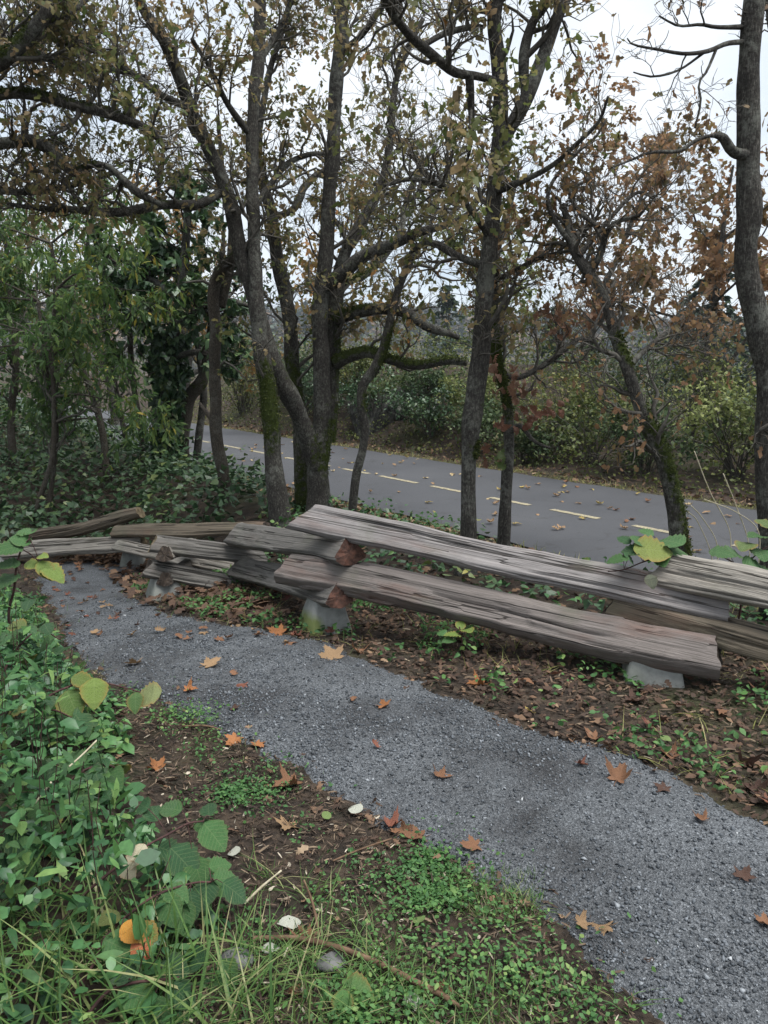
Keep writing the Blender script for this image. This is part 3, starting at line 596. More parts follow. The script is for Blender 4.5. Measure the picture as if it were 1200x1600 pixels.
rail('dark low rail behind the left joint, mostly hidden in its shade', (184, 852, 7.55), (392, 893, 6.65), SEC_FLAT, 'rail_pale', 12, ('end_dark', 'end_dark'), .015, taper=(.8, .8))
rail('dark wedge rail seen end on between the two left rails', (256, 866, 5.88), (300, 852, 7.2), SEC_TRI, 'rail_pale', 13, ('end_dark', 'end_dark'), .0, taper=(.82, .8))
rail('dark wedge rail seen end on above the leftmost footing', (256, 906, 5.86), (292, 884, 7.0), SEC_TRI, 'rail_dark', 14, ('end_dark', 'end_dark'), .0, taper=(.72, .8))

def footing(label, px, py, d, rz, base=.29, top=.16, h=.21, z0=None, algae=.12):
    p = at(px, py, d); x, y = p[0], p[1]; z = p[2] if z0 is None else z0
    V, F = [], []
    lv = [(-.10, base/2*1.06), (0, base/2), (h*.5, (base+top)/4), (h-.012, top/2+.004), (h, top/2-.008)]
    for zz, w in lv:
        c = .012
        for sx, sy in ((1, 1), (-1, 1), (-1, -1), (1, -1)):
            a_ = (sx*w, sy*(w-c), zz); b2 = (sx*(w-c), sy*w, zz); V += [a_, b2] if sx*sy > 0 else [b2, a_]
    for i in range(len(lv)-1): F += [[i*8+j, i*8+(j+1) % 8, (i+1)*8+(j+1) % 8, (i+1)*8+j] for j in range(8)]
    V = np.array(V, float); V[16:32] += R0(int(px)).normal(size=(16, 3))*.002
    V = np.vstack([V, [[0, 0, h]]]); k = (len(lv)-1)*8
    me = mesh_data('concrete_footing', V, [np.array(F), np.array([[k+j, k+(j+1) % 8, len(V)-1] for j in range(8)])], M['concrete'])
    o = put('concrete_footing', me, None, (x, y, z), label, 'concrete footing', 'concrete footings under the rail fence'); o.rotation_euler = (R0(int(py)).normal()*.03, .02, rz); o.color = (1, 1, 1, algae); return o
footing('pale concrete footing under the bottom rail near the right edge', 1018, 1058, 3.84, -.24, .30, .21, .20)
footing('concrete footing with green algae on its left face at the mid joint', 508, 980, 4.62, .42, .27, .17, .20, algae=1.0)
footing('concrete footing in shadow behind the overgrown bent joint', 396, 938, 6.30, .5, .26, .15, .22)
footing('concrete footing banked with brown leaves at the leftmost joint', 258, 930, 5.98, .5, .26, .14, .20)
footing('small concrete footing end under the bleached rail beyond the path', 208, 876, 7.75, .2, .24, .15, .16)
footing('white concrete footing corner at the left photo edge', 4, 888, 7.9, .4, .27, .16, .22)
# ---------------------------------------------------------------- the oaks by the fence, traced limb by limb
r = R0(100)
X_ = px_limb
# left of the pair: straight trunk that rises behind the leaning one
tree('oak_tree', 'tall slim oak with a straight mossy trunk left of the forked one', 'oak tree', [
    X_([(440, 830, 18), (432, 760, 16), (426, 700, 15, 0, .5), (420, 620, 15, 0, .9), (408, 545, 14, 0, .4), (401, 450, 12), (396, 350, 11, .1), (394, 200, 10, .2), (403, 100, 10, .3), (406, 0, 9, .4), (400, -160, 7, .4), (380, -330, 4, .3)], 7.7, True),
    X_([(395, 330, 6, .1), (420, 290, 5, .3), (450, 255, 5, .5), (490, 240, 4, .7), (530, 245, 2, 1)], 7.7),
    X_([(394, 215, 6, .2), (360, 170, 5, 0), (330, 110, 4, -.3), (300, 60, 3, -.6)], 7.7),
    X_([(403, 100, 6, .3), (440, 40, 5, .6), (470, -40, 4, .8), (520, -140, 2, 1)], 7.7)],
    r, n1=60, n2=380, n3=850, nl=3600, tmin=.12, wts=[.5, 1, 1, 1], moss_n=900)
# forked oak
fork = [
    X_([(500, 812, 24, 0, .3), (498, 760, 21, 0, .4), (497, 720, 20, 0, .7), (501, 690, 16, 0, .7), (503, 633, 15, 0, .4), (502, 567, 14.5), (500, 517, 14), (500, 477, 14), (507, 417, 13.5), (511, 367, 13), (514, 300, 12), (520, 233, 11.5), (523, 167, 11), (530, 83, 11), (536, 17, 10.5), (542, -60, 10), (560, -220, 7), (570, -400, 4)], 8.2, True),
    X_([(494, 730, 17, -.02, .7), (479, 680, 16, -.1, .5), (460, 633, 16, -.2, .2), (432, 580, 17, -.3, .5), (411, 523, 15, -.35), (397, 460, 14, -.4), (383, 417, 14, -.4), (372, 377, 13.5, -.4), (360, 317, 12.5, -.4, .3), (346, 277, 12, -.4), (330, 240, 11.5, -.4), (311, 200, 11, -.5), (293, 157, 10.5, -.6), (280, 117, 10, -.7), (255, 60, 9, -.8), (222, 10, 8, -.9), (180, -80, 6, -1)], 8.2),
    X_([(474, 806, 15, .3, .8), (471, 700, 13, .3, .5), (463, 620, 13, .3, .7), (457, 563, 13, .3, .6), (453, 500, 12, .3), (443, 447, 12, .3), (433, 400, 11, .3), (423, 333, 10, .3), (411, 283, 9, .4), (402, 220, 7, .5), (420, 120, 5, .8), (450, 20, 4, 1)], 8.2),
    X_([(510, 690, 15, .2, .8), (518, 600, 14, .2, .5), (521, 520, 13, .2, .7), (528, 440, 12, .2, .4), (540, 395, 11, .2), (558, 360, 10, .3), (580, 320, 8, .4), (602, 270, 7, .6), (612, 200, 6, .8), (620, 120, 5, 1), (660, 30, 4, 1.2)], 8.2),
    X_([(507, 447, 13, 0), (533, 430, 12, -.1), (563, 403, 11, -.2, .3), (600, 387, 10, -.3, .3), (637, 370, 9, -.4), (662, 360, 7, -.5), (700, 350, 5, -.6), (735, 330, 4, -.7), (760, 290, 3, -.8)], 8.2),
    X_([(525, 500, 12, .15, .8), (545, 490, 11, .1, .9), (575, 484, 10, 0, .6), (605, 483, 9, -.1, .3), (637, 490, 9, -.2, .2), (667, 510, 8, -.3), (700, 520, 6, -.3), (718, 528, 4, -.3)], 8.2),
    X_([(524, 566, 12, .15, .9), (545, 557, 11, .1, .9), (575, 550, 10, 0, .8), (602, 560, 9, -.1, .7), (650, 570, 8, -.3, .8), (700, 563, 7, -.5, .7), (728, 566, 6, -.6, .6)], 8.2),
    X_([(345, 300, 7, -.4), (310, 318, 7.5, -.6, .2), (250, 320, 8, -.8, .5), (190, 331, 8, -1, .2), (120, 328, 6, -1.2), (60, 325, 5, -1.3, .3), (10, 318, 3, -1.4)], 8.2),
    X_([(425, 340, 6, .3), (455, 330, 6, .5), (468, 310, 6, .6), (475, 292, 6, .7), (500, 270, 5, .9), (530, 262, 4, 1.1)], 8.2),
    X_([(540, 440, 8, .3, .9), (575, 425, 8, .5, .9), (600, 400, 7, .7, .6), (625, 360, 6, .9), (640, 300, 5, 1.1), (670, 240, 3, 1.3)], 8.2),
    X_([(300, 170, 6, -.6), (255, 150, 6, -.9), (200, 110, 6, -1.2, .3), (150, 80, 5, -1.5), (90, 70, 4, -1.8)], 8.2),
    X_([(530, 83, 6, 0), (560, 60, 5, -.3), (590, 20, 5, -.6), (640, -40, 4, -1)], 8.2)]
tree('oak_tree', 'large oak forking low into leaning and upright mossy stems', 'oak tree', fork, r, n1=155, n2=1400, n3=3500, nl=6800, tmin=.2, wts=[.5, .9, .7, 1, 1, .6, .22, 1.3, .6, .7, 1.2, 1], moss_n=5000)
# crooked sapling between the trunks
tree('oak_tree', 'thin crooked oak stem with moss in front of the trail', 'oak tree', [
    X_([(549, 806, 9), (556, 745, 8, 0, .5), (567, 700, 7.5, 0, .2), (570, 667, 8), (564, 633, 8, 0, .7), (567, 603, 8, 0, .4), (584, 577, 8.5, 0, .6), (600, 543, 8, 0, .9), (610, 500, 7, 0, .5), (620, 463, 6.5), (633, 427, 6.5), (650, 393, 6), (662, 375, 5), (680, 330, 4, .2), (690, 270, 3, .3)], 7.95, True)],
    r, n1=10, n2=60, n3=120, nl=120, tmin=.55, moss_n=800)
# the two oaks right of centre
tree('oak_tree', 'upright furrowed oak rising at the middle of the long top rail', 'oak tree', [
    X_([(728, 900, 17, 0, .3), (732, 830, 15), (733, 750, 14), (734, 705, 15, 0, .6), (737, 660, 16, 0, .3), (743, 620, 17, 0, .4), (749, 560, 16), (754, 510, 15), (758, 450, 14.5), (763, 410, 14), (768, 350, 13.5), (773, 290, 13.5), (778, 240, 13), (782, 195, 12), (781, 140, 11.5), (778, 100, 11.5), (773, 60, 11), (771, 30, 11), (776, -10, 10.5), (790, -150, 8), (800, -330, 4)], 5.85, True),
    X_([(779, 240, 12, 0), (790, 212, 12, 0), (813, 173, 12, 0), (832, 133, 11, 0), (843, 100, 10.5, .05), (860, 57, 9.5, .1), (877, 17, 8.5, .1), (892, -20, 8, .2), (930, -130, 5, .3)], 5.85),
    X_([(822, 160, 8, .02), (818, 110, 8.5, .1), (821, 73, 8, .15), (834, 33, 7.5, .2), (856, 2, 7, .2), (890, -80, 5, .3)], 5.85),
    X_([(778, 128, 6, 0), (745, 118, 6, -.1), (712, 112, 8, -.2), (683, 90, 8, -.3), (650, 64, 8, -.4), (624, 37, 7.5, -.5), (605, 10, 7, -.6), (570, -60, 5, -.8)], 5.85),
    X_([(760, 415, 8, 0), (738, 408, 7, .1), (710, 397, 6.5, .2), (685, 382, 6, .3), (662, 380, 5, .4), (640, 395, 3, .5)], 5.85),
    X_([(733, 118, 7, -.15), (735, 150, 7, -.1), (737, 200, 5, 0), (733, 240, 3, .1), (722, 275, 1.5, .2)], 5.85),
    X_([(772, 300, 7, 0), (810, 285, 6, -.2), (860, 260, 5, -.35), (900, 225, 4, -.5), (935, 190, 3, -.6), (950, 150, 2, -.7)], 5.85),
    X_([(765, 370, 6, 0), (730, 320, 5, -.3), (690, 290, 5, -.5), (640, 280, 4, -.7), (600, 290, 3, -.9)], 5.85),
    X_([(660, 72, 5, -.35), (700, 50, 5, -.2), (750, 40, 4, 0), (752, 55, 2, 0)], 5.85)],
    r, n1=88, n2=560, n3=1500, nl=2600, tmin=.25, wts=[.25, .28, .25, 1, .9, 1, .22, 1.2, .6], moss_n=900, l1=(.3, .85), size=(.034, .058))
tree('oak_tree', 'slender oak just right of the furrowed one, red leaves on its lower stem', 'oak tree', [
    X_([(784, 872, 13), (786, 842, 12), (790, 780, 11), (795, 700, 10, 0, .2), (794, 640, 10, 0, .6), (787, 605, 9, 0, .8), (777, 562, 9, 0, .9), (772, 510, 9, 0, .8), (771, 450, 8, .05, .3), (775, 400, 7, .1), (790, 340, 6, .2), (810, 270, 4, .3)], 6.35, True),
    X_([(793, 680, 5, 0), (812, 665, 5, -.1), (835, 690, 3.5, -.2), (860, 700, 2.5, -.25)], 6.35),
    X_([(778, 580, 6, 0), (810, 590, 5, .1), (850, 570, 5.5, .2), (880, 548, 5, .2), (905, 530, 4, .3), (930, 535, 3, .4)], 6.35),
    X_([(772, 440, 5, 0), (810, 420, 4, -.1), (850, 400, 4, -.2), (900, 390, 3, -.3)], 6.35)],
    r, n1=34, n2=260, n3=620, nl=900, tmin=.3, wts=[.45, .4, 1.2, 1.4], moss_n=900, leaf='oak_brown', l1=(.25, .7), size=(.034, .058))
tree('oak_tree', 'leaning mossy oak stem rising behind the right bramble', 'oak tree', [
    X_([(1076, 900, 17, 0, .5), (1062, 845, 16, 0, .8), (1056, 800, 15, 0, .7), (1045, 745, 14, 0, .9), (1031, 700, 14, 0, .9), (1014, 667, 13, 0, .9), (1000, 640, 11.5, 0, .6), (990, 610, 10.5), (977, 567, 10, 0, .7), (963, 530, 9.5, .1, .9), (952, 490, 9, .1), (937, 450, 9, .2), (912, 415, 9, .3), (897, 390, 8, .4), (890, 360, 7, .5), (880, 320, 5, .6)], 5.2, True),
    X_([(922, 428, 6, .25), (940, 392, 5.5, .2), (948, 362, 5, .15), (968, 345, 4.2, .1), (990, 339, 3.4, .05), (1004, 334, 3, 0), (1009, 322, 2.4, 0), (1003, 314, 1.8, 0)], 5.2),
    X_([(980, 575, 6, 0), (1010, 545, 5, .3), (1040, 520, 4, .5), (1070, 505, 3, .7)], 5.2),
    X_([(897, 390, 5, .4), (860, 330, 4, .5), (860, 290, 3, .6), (900, 240, 3, .6), (930, 215, 2.5, .6), (948, 185, 1.5, .6)], 5.2),
    X_([(935, 355, 4, 0), (905, 330, 4, .3), (890, 300, 3, .5), (920, 280, 2.5, .6)], 5.2),
    X_([(905, 400, 5, .3), (950, 345, 4, .4), (1000, 300, 3, .5), (1040, 330, 2, .6)], 5.2)],
    r, n1=46, n2=430, n3=1150, nl=1500, tmin=.3, wts=[.6, .8, 1.1, .15, .35, .7], moss_n=2200, leaf='oak_brown', l1=(.3, .75), size=(.03, .052))
tree('oak_tree', 'oak trunk cut by the right edge with bare twigs over the sky', 'oak tree', [
    X_([(1216, 960, 26, 0, .3), (1208, 840, 22), (1200, 760, 19, 0, .4), (1196, 683, 18, 0, .3), (1198, 583, 19, 0, .3), (1193, 537, 21, 0, .5), (1180, 490, 21, 0, .3), (1167, 433, 20), (1164, 383, 19.5), (1170, 333, 18.5), (1170, 267, 18), (1170, 200, 17), (1170, 133, 17), (1172, 67, 16.5), (1177, 0, 16), (1185, -140, 13), (1180, -330, 7)], 4.75, True),
    X_([(1200, 560, 20, .05, .9), (1215, 500, 20, .1, .9), (1240, 430, 18, .15, .5), (1260, 300, 14, .2), (1250, 160, 12, .2), (1210, 40, 11, .2), (1205, -80, 9, .2)], 4.75),
    X_([(1175, 242, 9, 0), (1145, 238, 8, -.1, .4), (1128, 215, 7, -.15), (1112, 212, 3, -.2), (1090, 218, 3, -.25), (1060, 236, 3.2, -.3), (1018, 238, 2.6, -.4), (985, 250, 2.2, -.45), (955, 262, 1.4, -.5)], 4.75),
    X_([(1165, 66, 4.5, 0), (1135, 68, 4, -.1), (1105, 80, 3.5, -.2), (1070, 84, 3, -.3), (1030, 78, 2.4, -.35), (990, 70, 1.6, -.4), (980, 60, 1, -.45)], 4.75),
    X_([(1160, 42, 4, 0), (1120, 42, 3.2, -.15), (1095, 38, 2.8, -.2), (1060, 40, 2, -.3), (1030, 25, 1.4, -.35)], 4.75),
    X_([(1120, 74, 2.6, -.15), (1105, 110, 2.4, -.2), (1092, 130, 2, -.25), (1095, 160, 2, -.25), (1086, 200, 1.6, -.3)], 4.75),
    X_([(1100, 82, 2, -.2), (1060, 110, 1.8, -.3), (1020, 120, 1.6, -.35), (990, 113, 1, -.4)], 4.75)],
    r, n1=24, n2=110, n3=240, nl=150, tmin=.2, wts=[.10, .2, 1, .9, .9, 1, .8], moss_n=2600, l1=(.12, .42), l2=(.08, .22), l3=(.04, .12), leaf='oak_brown', size=(.028, .05), up=.1)
# the oak left of the frame whose mossy limbs reach in
tree('oak_tree', 'oak standing outside the left edge with long mossy limbs reaching in', 'oak tree', [
    X_([(-420, 830, 40), (-410, 600, 36), (-380, 350, 32), (-330, 100, 26), (-300, -150, 18), (-280, -400, 8)], 6.4, True),
    X_([(-395, 330, 18, 0), (-250, 230, 16, 0), (-120, 165, 12, 0, .4), (0, 146, 9, 0, .9), (60, 149, 9, 0, .8), (120, 165, 8.5, 0, .5), (190, 185, 7.5, 0, .5), (235, 205, 6, .1), (260, 235, 4, .2)], 6.4),
    X_([(-360, 260, 18, 0), (-200, 215, 14, .3), (-60, 228, 11, .4), (20, 222, 9.5, .4, .2), (55, 220, 10, .4), (82, 238, 10, .4), (105, 262, 8, .4), (120, 270, 7, .4, .6), (140, 258, 6, .4, .8), (170, 262, 5, .5), (215, 300, 7, .5), (250, 318, 4, .6)], 6.4),
    X_([(-350, 200, 20, 0), (-150, 170, 18, -.2, .5), (-20, 105, 15, -.3, .9), (25, 75, 13, -.3, .9), (55, 45, 11.5, -.3, .6), (75, 15, 10, -.3), (95, -50, 8, -.2), (110, -160, 5, 0)], 6.4),
    X_([(-300, 150, 12, .2), (-80, 95, 8, .5), (20, 75, 6, .7), (60, 85, 6, .7), (110, 105, 6.5, .7), (160, 108, 5, .8), (230, 120, 3, 1)], 6.4),
    X_([(60, 38, 6, -.3), (110, 20, 5, -.2), (150, -20, 4, 0), (200, -80, 3, .2)], 6.4),
    X_([(-250, 235, 8, .2), (-60, 290, 6, .5), (40, 300, 5, .7), (110, 290, 4, .9), (180, 270, 3, 1)], 6.4)],
    r, n1=95, n2=950, n3=2200, nl=3000, tmin=.42, wts=[.15, 1, 1, 1, 1.2, 1, 1.2], moss_n=3600)
# ---------------------------------------------------------------- trees and brush behind
def gen_limbs(x, y, H, r, rad=.10, lean=(0, 0), nb=6, spread=.45, first=.35, mossy=.3):
    z = float(terrain(x, y))-.05; n = 7; P = [np.array([x, y, z])]; d = nrm(np.array([lean[0], lean[1], 1.0]))
    for i in range(n-1): P.append(P[-1]+d*H/(n-1)); d = nrm(d+r.normal(size=3)*np.array([.16, .16, .03])+np.array([0, 0, .05]))
    P = np.array(P); Rr = rad*(1-np.linspace(0, .8, n)**1.1); Rr[0] *= 1.3
    L = [np.column_stack([P, Rr, np.full(n, mossy)*r.uniform(0, 1.6, n)])]
    for k in range(nb):
        f = first+(1-first)*(k+r.random())/nb*.9; q = np.array([np.interp(f*(n-1), range(n), P[:, c]) for c in range(3)]); rb = np.interp(f*(n-1), range(n), Rr)*.6
        a = k*2.4+r.uniform(-.5, .5); dd = nrm(np.array([math.cos(a), math.sin(a), r.uniform(.2, .9)])); ln = H*spread*(1.15-f*.6)*r.uniform(.6, 1.1); pts = [q]
        for i in range(5): pts.append(pts[-1]+dd*ln/5); dd = nrm(dd+r.normal(size=3)*.28+np.array([0, 0, .06]))
        L.append(np.column_stack([np.array(pts), rb*(1-np.linspace(0, .85, 6)), np.full(6, mossy)*r.uniform(0, 1.5, 6)]))
    return L
r = R0(200)
# left woodland: trunks one can tell apart
tree('oak_tree', 'smooth grey trunk standing in ivy left of the fence trees', 'tree', [
    X_([(354, 800, 13), (350, 747, 11.5), (339, 683, 10.5), (337, 617, 10), (335, 550, 10), (337, 510, 10), (334, 467, 10.5), (340, 433, 10, 0, .5), (353, 413, 9, -.2, .7), (371, 400, 8, -.3, .5), (385, 390, 5, -.4)], 8.9, True),
    X_([(345, 480, 8, .05), (354, 440, 7.5, .1), (361, 405, 7, .1), (362, 350, 6, .2), (350, 280, 4, .3), (340, 180, 3, .4)], 8.9),
    X_([(338, 665, 4, 0), (322, 645, 4, .2), (312, 630, 3, .3)], 8.9)], r, bark='smooth_bark', n1=16, n2=120, n3=260, nl=420, tmin=.45, wts=[.5, 1.3, .2], moss_n=500)
tree('ivy_clad_tree', 'thick trunk cloaked in dark ivy with a dense ivy crown', 'tree', [
    X_([(258, 730, 14), (258, 660, 13), (262, 590, 12), (272, 520, 11), (285, 450, 9), (290, 380, 7), (295, 300, 4)], 11.6, True),
    X_([(275, 510, 7), (320, 480, 6, -.2), (360, 470, 5, -.3), (395, 480, 3, -.4)], 11.6), X_([(280, 470, 7), (240, 440, 6, .2), (200, 430, 4, .3)], 11.6), X_([(268, 560, 6), (310, 550, 5, -.4), (350, 570, 3, -.5)], 11.6)],
    r, n1=60, n2=300, n3=400, nl=6000, l1=(.4, 1.1), l2=(.2, .6), tmin=.25, leaf='ivy', T=T_IVY, size=(.07, .12), twig='dark_twig', droop=-.5)
V = []
for k in range(1500):
    f = r.random(); q = at(258+8*f, 735-210*f, 11.6); a = r.uniform(0, 6.3); V.append(q+np.array([math.cos(a), math.sin(a), 0])*r.uniform(.13, .24))
V = np.array(V); iv = [o for o in COL.objects if o.name.startswith('ivy_clad_tree')][0]
leaf_obj('ivy', T_IVY, V, nrm(r.normal(size=(1500, 3))*.5+np.array([0, -.3, -.8])), r.uniform(.07, .13, 1500), r, M['ivy'], iv, kind='stuff')
tree('oak_tree', 'stout pale trunk bending right beside the ivy clad tree', 'tree', [
    X_([(284, 730, 13), (285, 690, 12), (288, 650, 12), (295, 622, 12, 0, .4), (314, 597, 11, 0, .6), (322, 570, 9, 0, .3), (330, 510, 7), (345, 430, 5), (350, 350, 3)], 11.9, True)], r, bark='smooth_bark', n1=10, n2=80, n3=160, nl=300, tmin=.5, leaf='willow_leaf', T=T_LANCE)
tree('oak_tree', 'thin dark twin stem tucked behind the stout bending trunk', 'tree', [
    X_([(308, 715, 7), (312, 670, 7), (318, 620, 6), (312, 560, 5), (300, 480, 4)], 12.4, True)], r, n1=6, n2=40, n3=80, nl=160, tmin=.4)
under = [('slim grey trunk curving left in the ivy of the left woodland', [(166, 725, 7), (162, 690, 6.5), (152, 640, 6), (136, 596, 5.5), (115, 545, 5), (95, 470, 4), (80, 380, 3)], 10.8),
         ('slim upright trunk leaning left nearest the ivy clad tree', [(224, 705, 6), (219, 660, 5.5), (210, 610, 5), (206, 570, 5), (200, 480, 4), (196, 390, 3)], 12.2),
         ('faint slim trunk between the two clearer woodland stems', [(200, 700, 5), (190, 655, 4.5), (180, 600, 4), (170, 540, 4), (160, 440, 3)], 12.8),
         ('dark thin stem rising from the undergrowth at far left', [(50, 815, 5), (72, 750, 4.5), (84, 700, 4.5), (84, 620, 4), (80, 540, 4), (90, 450, 3)], 9.6),
         ('twin of the dark thin far left stem, upright and straighter', [(78, 790, 4), (84, 730, 4), (87, 660, 4), (70, 560, 3), (60, 470, 3)], 9.8),
         ('woodland tree with yellowing leaves at the left photo edge', [(20, 720, 7), (18, 650, 6.5), (25, 560, 6), (15, 470, 5), (10, 380, 4)], 11.5)]
for j, (lab, pts, d) in enumerate(under):
    L = [X_(pts, d, True)]; top = L[0][-1]
    for k in range(5):
        q = L[0][-1-k//2]; a = r.uniform(0, 6.28); e = np.array([math.cos(a)*.9, math.sin(a)*.7, r.uniform(.1, .6)])
        L.append(np.array([[*(q[:3]+e*f*r.uniform(.8, 1.3)+np.array([0, 0, -.2*f*f])), .018*(1-.8*f), 0] for f in (0, .4, .8, 1.2)]))
    tree('understory_tree', lab, 'tree', L, r, bark='smooth_bark', n1=34, n2=220, n3=320, nl=2600, l1=(.4, 1.2), l2=(.2, .6), leaf='willow_leaf', T=T_LANCE, size=(.07, .12), droop=-.8, tmin=.3, wts=[.8]+[1]*5, rnd_pow=1.6, group='trees of the left woodland')
# farther oaks that close the view on the left and above
bgt = [(-6.0, 14.5, 4.6, 'oak_leaf', 'gold'), (-8.5, 13.0, 4.4, 'oak_gold', ''), (-4.6, 17.5, 5.2, 'oak_gold', ''), (-9.5, 18.5, 5.5, 'oak_leaf', ''), (-7.2, 21, 6, 'oak_gold', ''), (-12, 23, 6.5, 'oak_leaf', ''), (-11.5, 15, 5, 'willow_leaf', '')]
labs = ['brown leaved oak deep in the left woodland, nearest the ivy clad tree', 'golden brown oak deep in the left woodland near the photo edge', 'golden oak behind the ivy clad tree beside the trail', 'olive leaved oak farther back in the left woodland', 'golden oak far back between the woodland trunks', 'olive oak farthest back at the left photo edge', 'green leaved tree at the far left edge of the woodland']
for (x, y, H, lf, _), lab in zip(bgt, labs):
    tree('oak_tree', lab, 'oak tree', gen_limbs(x, y, H, r, .12, (r.normal()*.1, 0), 8, .42, .25), r, n1=70, n2=420, n3=640, nl=2100, l1=(.5, 1.3), l2=(.3, .9), l3=(.15, .4), leaf=lf, T=T_OAKF, size=(.07, .12), tmin=.2, sides=8, tw_sides=(4, 3), group='oaks deep in the left woodland')
# beyond the trail
bank = [(5.2, 13.2, 4.6, 'oak_brown', 'russet oak on the bank behind the leaning mossy stem'), (7.6, 12.0, 4.4, 'oak_gold', 'gold and russet oak on the bank near the right edge'), (4.2, 17.0, 5.2, 'oak_brown', 'russet oak farther down the bank behind the slender oak'),
        (-.9, 19.0, 4.0, 'oak_gold', 'small orange leaved oak behind the boulder'), (2.6, 20.0, 3.6, 'brush_lime', 'yellow green young tree right of the boulder'), (9.8, 15.5, 5.0, 'oak_gold', 'gold leaved oak farthest right on the bank')]
for x, y, H, lf, lab in bank:
    tree('oak_tree', lab, 'oak tree', gen_limbs(x, y, H, r, .09, (r.normal()*.18, 0), 7, .5, .25), r, n1=50, n2=300, n3=420, nl=2000 if H > 4.1 else 1100, l1=(.5, 1.3), l2=(.25, .7), l3=(.12, .35), leaf=lf, T=T_OAKF, size=(.08, .14), tmin=.2, sides=10, tw_sides=(4, 3), group='trees on the bank beyond the trail')
def conifer(label, x, y, H, W, r, z=None, n=900):
    z = float(terrain(x, y)) if z is None else z; t = thing('conifer_tree', (x, y, z), label, 'conifer', 'conifers beyond the trail')
    V, F, mo, P, Rr = limb_mesh(np.array([[x, y, z-.2, H*.018, 0], [x, y, z+H*.5, H*.011, 0], [x, y, z+H, H*.002, 0]]), 8, H/40, 3); obj('trunk', V, F, M['oak_bark'], t, {'moss': mo}, True)
    nb = 110; lev = np.sort(r.random(nb))*.9+.08; a = r.uniform(0, 6.28, nb); ln = W*(1-lev)**.8*r.uniform(.6, 1.15, nb)+.02*H
    K = 6; s = np.linspace(0, 1, K); Pb = np.stack([x+np.cos(a)[:, None]*ln[:, None]*s, y+np.sin(a)[:, None]*ln[:, None]*s, z+H*lev[:, None]+ln[:, None]*(.15*s-.4*s*s)], -1)
    Vb, Fb = tubes(Pb, np.broadcast_to((H*.004*(1-s*.8))[None], (nb, K)), 3); obj('branches', Vb, Fb, M['dark_twig'], t, kind='stuff')
    i = r.integers(nb, size=n*5); u = r.random(n*5)**.7; fk = u*(K-1); k0 = np.minimum(fk.astype(int), K-2); fa = (fk-k0)[:, None]; base = Pb[i, k0]*(1-fa)+Pb[i, k0+1]*fa
    d = np.stack([np.cos(a[i]), np.sin(a[i]), np.full(len(i), -.35)], -1)*.6+r.normal(size=(len(i), 3))*np.array([.6, .6, .25])
    leaf_obj('crown', T_DIA, base, nrm(d), r.uniform(.016, .036, len(i))*H, r, M['conifer'], t, kind='stuff'); return t
def far_xy(px, d): return (px-600)/FPX*d*1.02, d
for px, d, top, W, lab in [(697, 75, 440, 2.9, 'pointed dark conifer standing against the sky behind the trail'), (1090, 46, 400, 3.6, 'broad dark conifer behind the gold oak at right'), (1040, 60, 455, 3.2, 'shorter dark conifer left of the broad one'), (1150, 70, 470, 3.4, 'low dark conifer near the right trunk'), (860, 44, 470, 2.8, 'dark conifer half hidden behind the russet oaks'), (905, 40, 520, 2.4, 'low conifer below the russet oaks down the bank')]:
    x, y = far_xy(px, d); zt = at(px, top, d)[2]; z = float(terrain(x, y)); z = max(z, -9.2)
    conifer(lab, x, y, zt-z, W*(zt-z)/12, r, z, 700)
def shrub(name, label, x, y, h, w, r, leaf, nl, size, T=T_DIA, ns=26, group=None, cat='shrub', twig='twig', droop=0):
    z = float(terrain(x, y)); t = thing(name, (x, y, z), label, cat, group); K = 7
    a = r.uniform(0, 6.28, ns); sp = r.uniform(.1, 1, ns)*w; hh = h*r.uniform(.55, 1.1, ns); s = np.linspace(0, 1, K)[None]
    P = np.stack([x+np.cos(a)[:, None]*(sp[:, None]*s**1.3+.1*w*np.cos(a*3)[:, None]), y+np.sin(a)[:, None]*(sp[:, None]*s**1.3+.1*w), z-.03+hh[:, None]*(s-.22*s*s*(sp/w)[:, None])*1.05], -1)+r.normal(size=(ns, K, 3))*.04*h*s[..., None]
    R_ = np.broadcast_to(.009*h*(1-.75*s), (ns, K)); P2, R2 = grow(P, R_, ns*5, r, .18*h, .5*h, K=5, tmin=.2, crook=.4, up=.2, rmax=.006, rend=.0015)
    V, F = join([tubes(P, R_, 4), tubes(P2, R2, 3)]); obj('stems', V, F, M[twig], t, kind='stuff')
    A = np.concatenate([P2[:, 1:].reshape(-1, 3), P[:, 3:].reshape(-1, 3)]); cl = vn(A[:, 0]*3+A[:, 2]*2, A[:, 1]*3+A[:, 2], int(r.integers(1e6))); pw = np.exp(3*cl); i = r.choice(len(A), nl, p=pw/pw.sum())
    pos = A[i]+r.normal(size=(nl, 3))*.05*h; pos[:, 2] = np.maximum(pos[:, 2], z+.02)
    rnd = np.clip(.6*r.random(nl)+.4*vn(pos[:, 0]*2, pos[:, 2]*2+pos[:, 1], 44)+.15*((pos[:, 2]-z)/h-.5), 0, 1)
    leaf_obj('foliage', T, pos, nrm(r.normal(size=(nl, 3))+np.array([0, 0, .2+droop])), r.uniform(*size, nl), r, M[leaf], t, rnd, kind='stuff'); return t
def qt(q, t): return road_xy(q, t)
